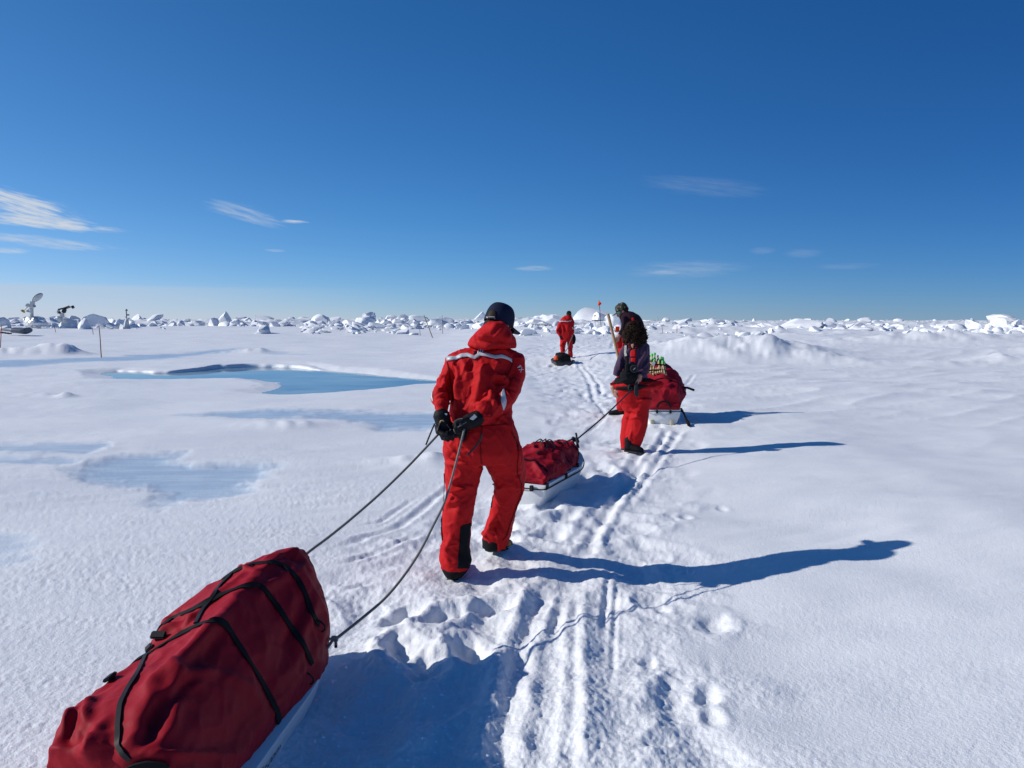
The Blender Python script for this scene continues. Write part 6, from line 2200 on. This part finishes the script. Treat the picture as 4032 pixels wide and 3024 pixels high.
def block_mesh(k):
    bm = bmesh.new()
    bmesh.ops.create_icosphere(bm, subdivisions=4, radius=1)
    P = np.array([v.co[:] for v in bm.verts])
    r_ = np.random.RandomState(100 + k)
    P = P / (np.abs(P) ** 3.2).sum(1)[:, None] ** (1 / 3.2)
    for _ in range(13):
        n = r_.normal(size=3)
        n[2] = abs(n[2]) * .8 + .02
        n /= np.linalg.norm(n)
        d = r_.uniform(.38, .88)
        q = P @ n - d
        P = P - np.where(q > 0, q * .97, 0)[:, None] * n
    P += .09 * n3(P * 1.7, k)[:, None] * P + .04 * n3(P * 4.2, k + 50)[:, None] * P + .016 * n3(P * 9, k + 70)[:, None] * P
    z = (P[:, 2] + 1) / 2
    z = (z - z.min()) / (z.max() - z.min())
    fl = 1 + .28 * np.clip(1 - z / .45, 0, 1) ** 2
    P[:, 0] *= fl
    P[:, 1] *= fl
    P[:, 2] = z * 1.12 - .12
    for v, p in zip(bm.verts, P):
        v.co = p
    me = bpy.data.meshes.new('ice_block')
    bm.to_mesh(me)
    bm.free()
    me.materials.append(M['ice'])
    return smooth(me, 32)


BLK = [block_mesh(k) for k in range(16)]


def block(fx, top, wpx, Y, label, group=None, base=None, k=None, lean=0.0):
    """an ice block at distance Y whose top shows at photo height `top`"""
    p = at(fx, top, Y)
    zb = hz(p.x, Y)
    h = p.z - zb
    if h < .10:
        return
    o = bpy.data.objects.new('ice_block', BLK[rb.randrange(16) if k is None else k])
    COL.objects.link(o)
    w = wpx * K * Y / FPX / 2
    o.location = (p.x, Y, zb - .05)
    ln = lean + (rb.uniform(-.1, .1) if group is None or rb.random() < .55 else rb.uniform(-.45, .45))
    o.scale = (w / 1.15, max(w, .5 * h) * rb.uniform(.7, 1.1), (h + .05) / 1.0)
    o.rotation_euler = (rb.uniform(-.12, .12), ln, rb.uniform(-.5, .5) + (math.pi if rb.random() < .5 else 0))
    tag(o, label, 'ice block', group)
    return o


for fx, top, w, Y, k, lab in ((888, 1226, 75, 96, 1, 'tallest pointed ice block on the ridge left of the thick leaning pole'), (1262, 1237, 130, 98, 4, 'broad ice block with a dark shaded face on the left ridge'),
                              (1452, 1227, 60, 97, 6, 'white ice spire with a finger like tip on the left ridge'), (1440, 1243, 120, 96, 2, 'broad white ice mass under the finger tipped spire'),
                              (2185, 1243, 150, 78, 7, 'large rounded white ice hummock left of the farthest walker'), (2425, 1236, 110, 70, 9, 'tall white ice block behind the cap of the stooping man'),
                              (2310, 1276, 55, 64, 3, 'white upright ice block below the two dark discs'), (3150, 1253, 190, 82, 8, 'highest hummock on the right with a shaded right face'),
                              (3935, 1248, 75, 92, 5, 'steep ice peak near the right edge with a white knob'), (4003, 1257, 50, 92, 10, 'smaller ice peak at the right edge beside the steep peak'),
                              (375, 1236, 120, 84, 11, 'long snow covered ice hummock right of the horned instrument'), (335, 1252, 60, 70, 12, 'dark cone shaped ice block before the long snow covered hummock'),
                              (265, 1252, 90, 73, 13, 'smooth white snow block below the horned instrument'), (1040, 1280, 80, 62, 14, 'lone low ice block on smooth snow below the left ridge'),
                              (10, 1248, 60, 74, 15, 'ice block cut by the left edge of the photo'), (3560, 1279, 55, 88, 2, 'lone dark bottomed ice slab on the far right plain'), (3380, 1271, 130, 74, 0, 'rounded heap of ice boulders on the right plain')):
    block(fx, top, w, Y, lab, None, None, k)
    if fx > 600 and 'lone' not in lab and 'two dark discs' not in lab:
        yb = (320.4 + FPX * (CAM_H - hz(at(fx, top, Y).x, Y)) / Y) / K
        for sd_k, fr in ((-1, .55), (1, .42)):
            block(fx + sd_k * w * rb.uniform(.42, .6), yb + (top - yb) * fr * rb.uniform(.8, 1.1), w * rb.uniform(.5, .8), Y - rb.uniform(.5, 2.5), 'ice slab leaning on the ' + ('left' if sd_k < 0 else 'right') + ' flank of the ' + ' '.join(lab.split()[:6]),
                  None, None, None, sd_k * rb.uniform(.15, .5))

ZONES = [('ice block among the rubble behind the far left instruments', 'ice rubble behind the instruments', (0, 640), (1250, 1270), (25, 70), (74, 104), 34),
         ('ice block in the ridge below the tallest pointed block', 'left ridge around the pointed block', (640, 1010), (1248, 1262), (25, 60), (88, 108), 20),
         ('ice block in the ridge around the broad shaded block', 'left ridge around the shaded block', (1010, 1370), (1250, 1264), (25, 70), (86, 108), 20),
         ('ice block in the ridge right of the finger tipped spire', 'left ridge right of the spire', (1480, 1900), (1240, 1272), (30, 90), (76, 106), 40),
         ('low ice slab scattered on the snow in front of the left ridge', 'slabs before the left ridge', (1180, 1620), (1268, 1292), (40, 110), (66, 84), 24),
         ('ice block beside the large hummock behind the farthest walker', 'rubble behind the farthest walker', (2040, 2480), (1262, 1296), (25, 80), (56, 82), 36),
         ('ice block in the jumble left of the highest right hummock', 'jumble left of the right hummock', (2540, 3060), (1266, 1312), (22, 75), (54, 110), 56),
         ('ice block around the highest right hummock', 'blocks around the right hummock', (3060, 3260), (1268, 1318), (25, 70), (62, 90), 16),
         ('ice boulder in the row on the right plain', 'boulder row on the right plain', (3240, 3500), (1278, 1302), (22, 60), (66, 88), 16),
         ('small ice block in the rubble field near the right edge', 'rubble field near the right edge', (3580, 4032), (1286, 1316), (15, 45), (58, 86), 46),
         ('ice block beside the steep peaks at the right edge', 'blocks beside the right peaks', (3880, 4032), (1270, 1290), (25, 55), (84, 98), 8)]
for lab, grp, xr, yr, wr_, Yr, n in ZONES:
    made = []
    for i in range(n):
        Y = rb.uniform(*Yr)
        t = (Y - Yr[0]) / (Yr[1] - Yr[0])
        top = yr[1] + (yr[0] - yr[1]) * min(1, max(0, t + rb.gauss(0, .18)))
        zg = hz(at(0.5 * (xr[0] + xr[1]), top, Y).x, Y)
        yb = (320.4 + FPX * (CAM_H - zg) / Y) / K
        q = rb.random() ** 1.8 * (.82 if xr[1] < 2500 else .6)
        top = max(min(top, yb - 6), yb - (48 if xr[1] < 1950 else 36))
        top = yb + (top - yb) * (.35 + .75 * q)
        o = block(rb.uniform(*xr), top, (wr_[0] + (wr_[1] - wr_[0]) * q) * rb.uniform(.9, 1.5), Y, lab, grp)
        if o:
            made.append(o)
    tail = lab[lab.index('ice '):].split(' ', 2)[2]
    made.sort(key=lambda o: o.location.x / o.location.y)
    picks = [('leftmost', made[0]), ('rightmost', made[-1])]
    rest = made[1:-1]
    rest.sort(key=lambda o: -(o.location.z + o.scale.z - CAM_H) / o.location.y)
    picks.append(('tallest', rest.pop(0)))
    rest.sort(key=lambda o: -o.scale.x / o.location.y)
    picks.append(('widest', rest.pop(0)))
    for wd, o in picks:
        o['label'] = wd + ' ice block ' + tail
    for o in rest:
        o['label'] = 'one of the smaller ice blocks ' + tail
# broken ice too small to tell apart: brash along the ridges and the fringe along the horizon, one mass
lows = []
for k in range(5):
    low = bmesh.new()
    bmesh.ops.create_icosphere(low, subdivisions=2, radius=1)
    r_ = np.random.RandomState(300 + k)
    P = np.array([v.co[:] for v in low.verts])
    P = P / (np.abs(P) ** 3.5).sum(1)[:, None] ** (1 / 3.5)
    for _ in range(7):
        n = r_.normal(size=3)
        n /= np.linalg.norm(n)
        q = P @ n - r_.uniform(.4, .85)
        P = P - np.where(q > 0, q, 0)[:, None] * n
    P += .06 * n3(P * 2.5, k)[:, None] * P
    lows.append((P, np.array([[v.index for v in f.verts] for f in low.faces])))
    low.free()
Vh, Fh, no = [], [], 0


JOBS = []


def brash(*a):
    JOBS.append(a)


def lay_brash(x, y, h, w, tilt, zg):
    global no
    P, F = lows[rb.randrange(5)]
    rz = rb.uniform(0, 6.28)
    m = np.array(Euler((rb.uniform(-tilt, tilt), rb.uniform(-tilt, tilt), rz)).to_matrix())
    Q = (P * np.array([w, w * rb.uniform(.6, 1), h])) @ m.T + np.array([x, y, zg + .15 * h])
    Vh.append(Q)
    Fh.append(F + no)
    no += len(Q)


for lab, grp, xr, yr, wr_, Yr, n in ZONES:
    for i in range(int(n * (3 if xr[1] < 2500 else 2.2))):
        Y = rb.uniform(Yr[0] - 4, Yr[1] + 3)
        p = at(rb.uniform(xr[0] - 20, xr[1] + 20), 1270, Y)
        h = .08 + .34 * rb.random() ** 2.6
        brash(p.x, Y, h, h * rb.uniform(.9, 2.6), .5)
for i in range(1500):
    a, Y = R(rb.uniform(-44, 44)), 110 * (1400 / 110) ** (rb.random() ** 1.3)
    h = rb.uniform(.25, 1.0) ** 1.6 * (1.6 if rb.random() < .12 else .85)
    brash(math.tan(a) * Y, Y, h, h * rb.uniform(.8, 2.6), .35)
zj = height(np.array([j[0] for j in JOBS]), np.array([j[1] for j in JOBS]))[0]
for j, zg in zip(JOBS, zj):
    lay_brash(*j, float(zg))
fm = from_np('far_ice_rubble', np.concatenate(Vh), np.concatenate(Fh), True, 40)
fo = link('far_ice_rubble', fm, M['ice'])
tag(fo, kind='stuff')
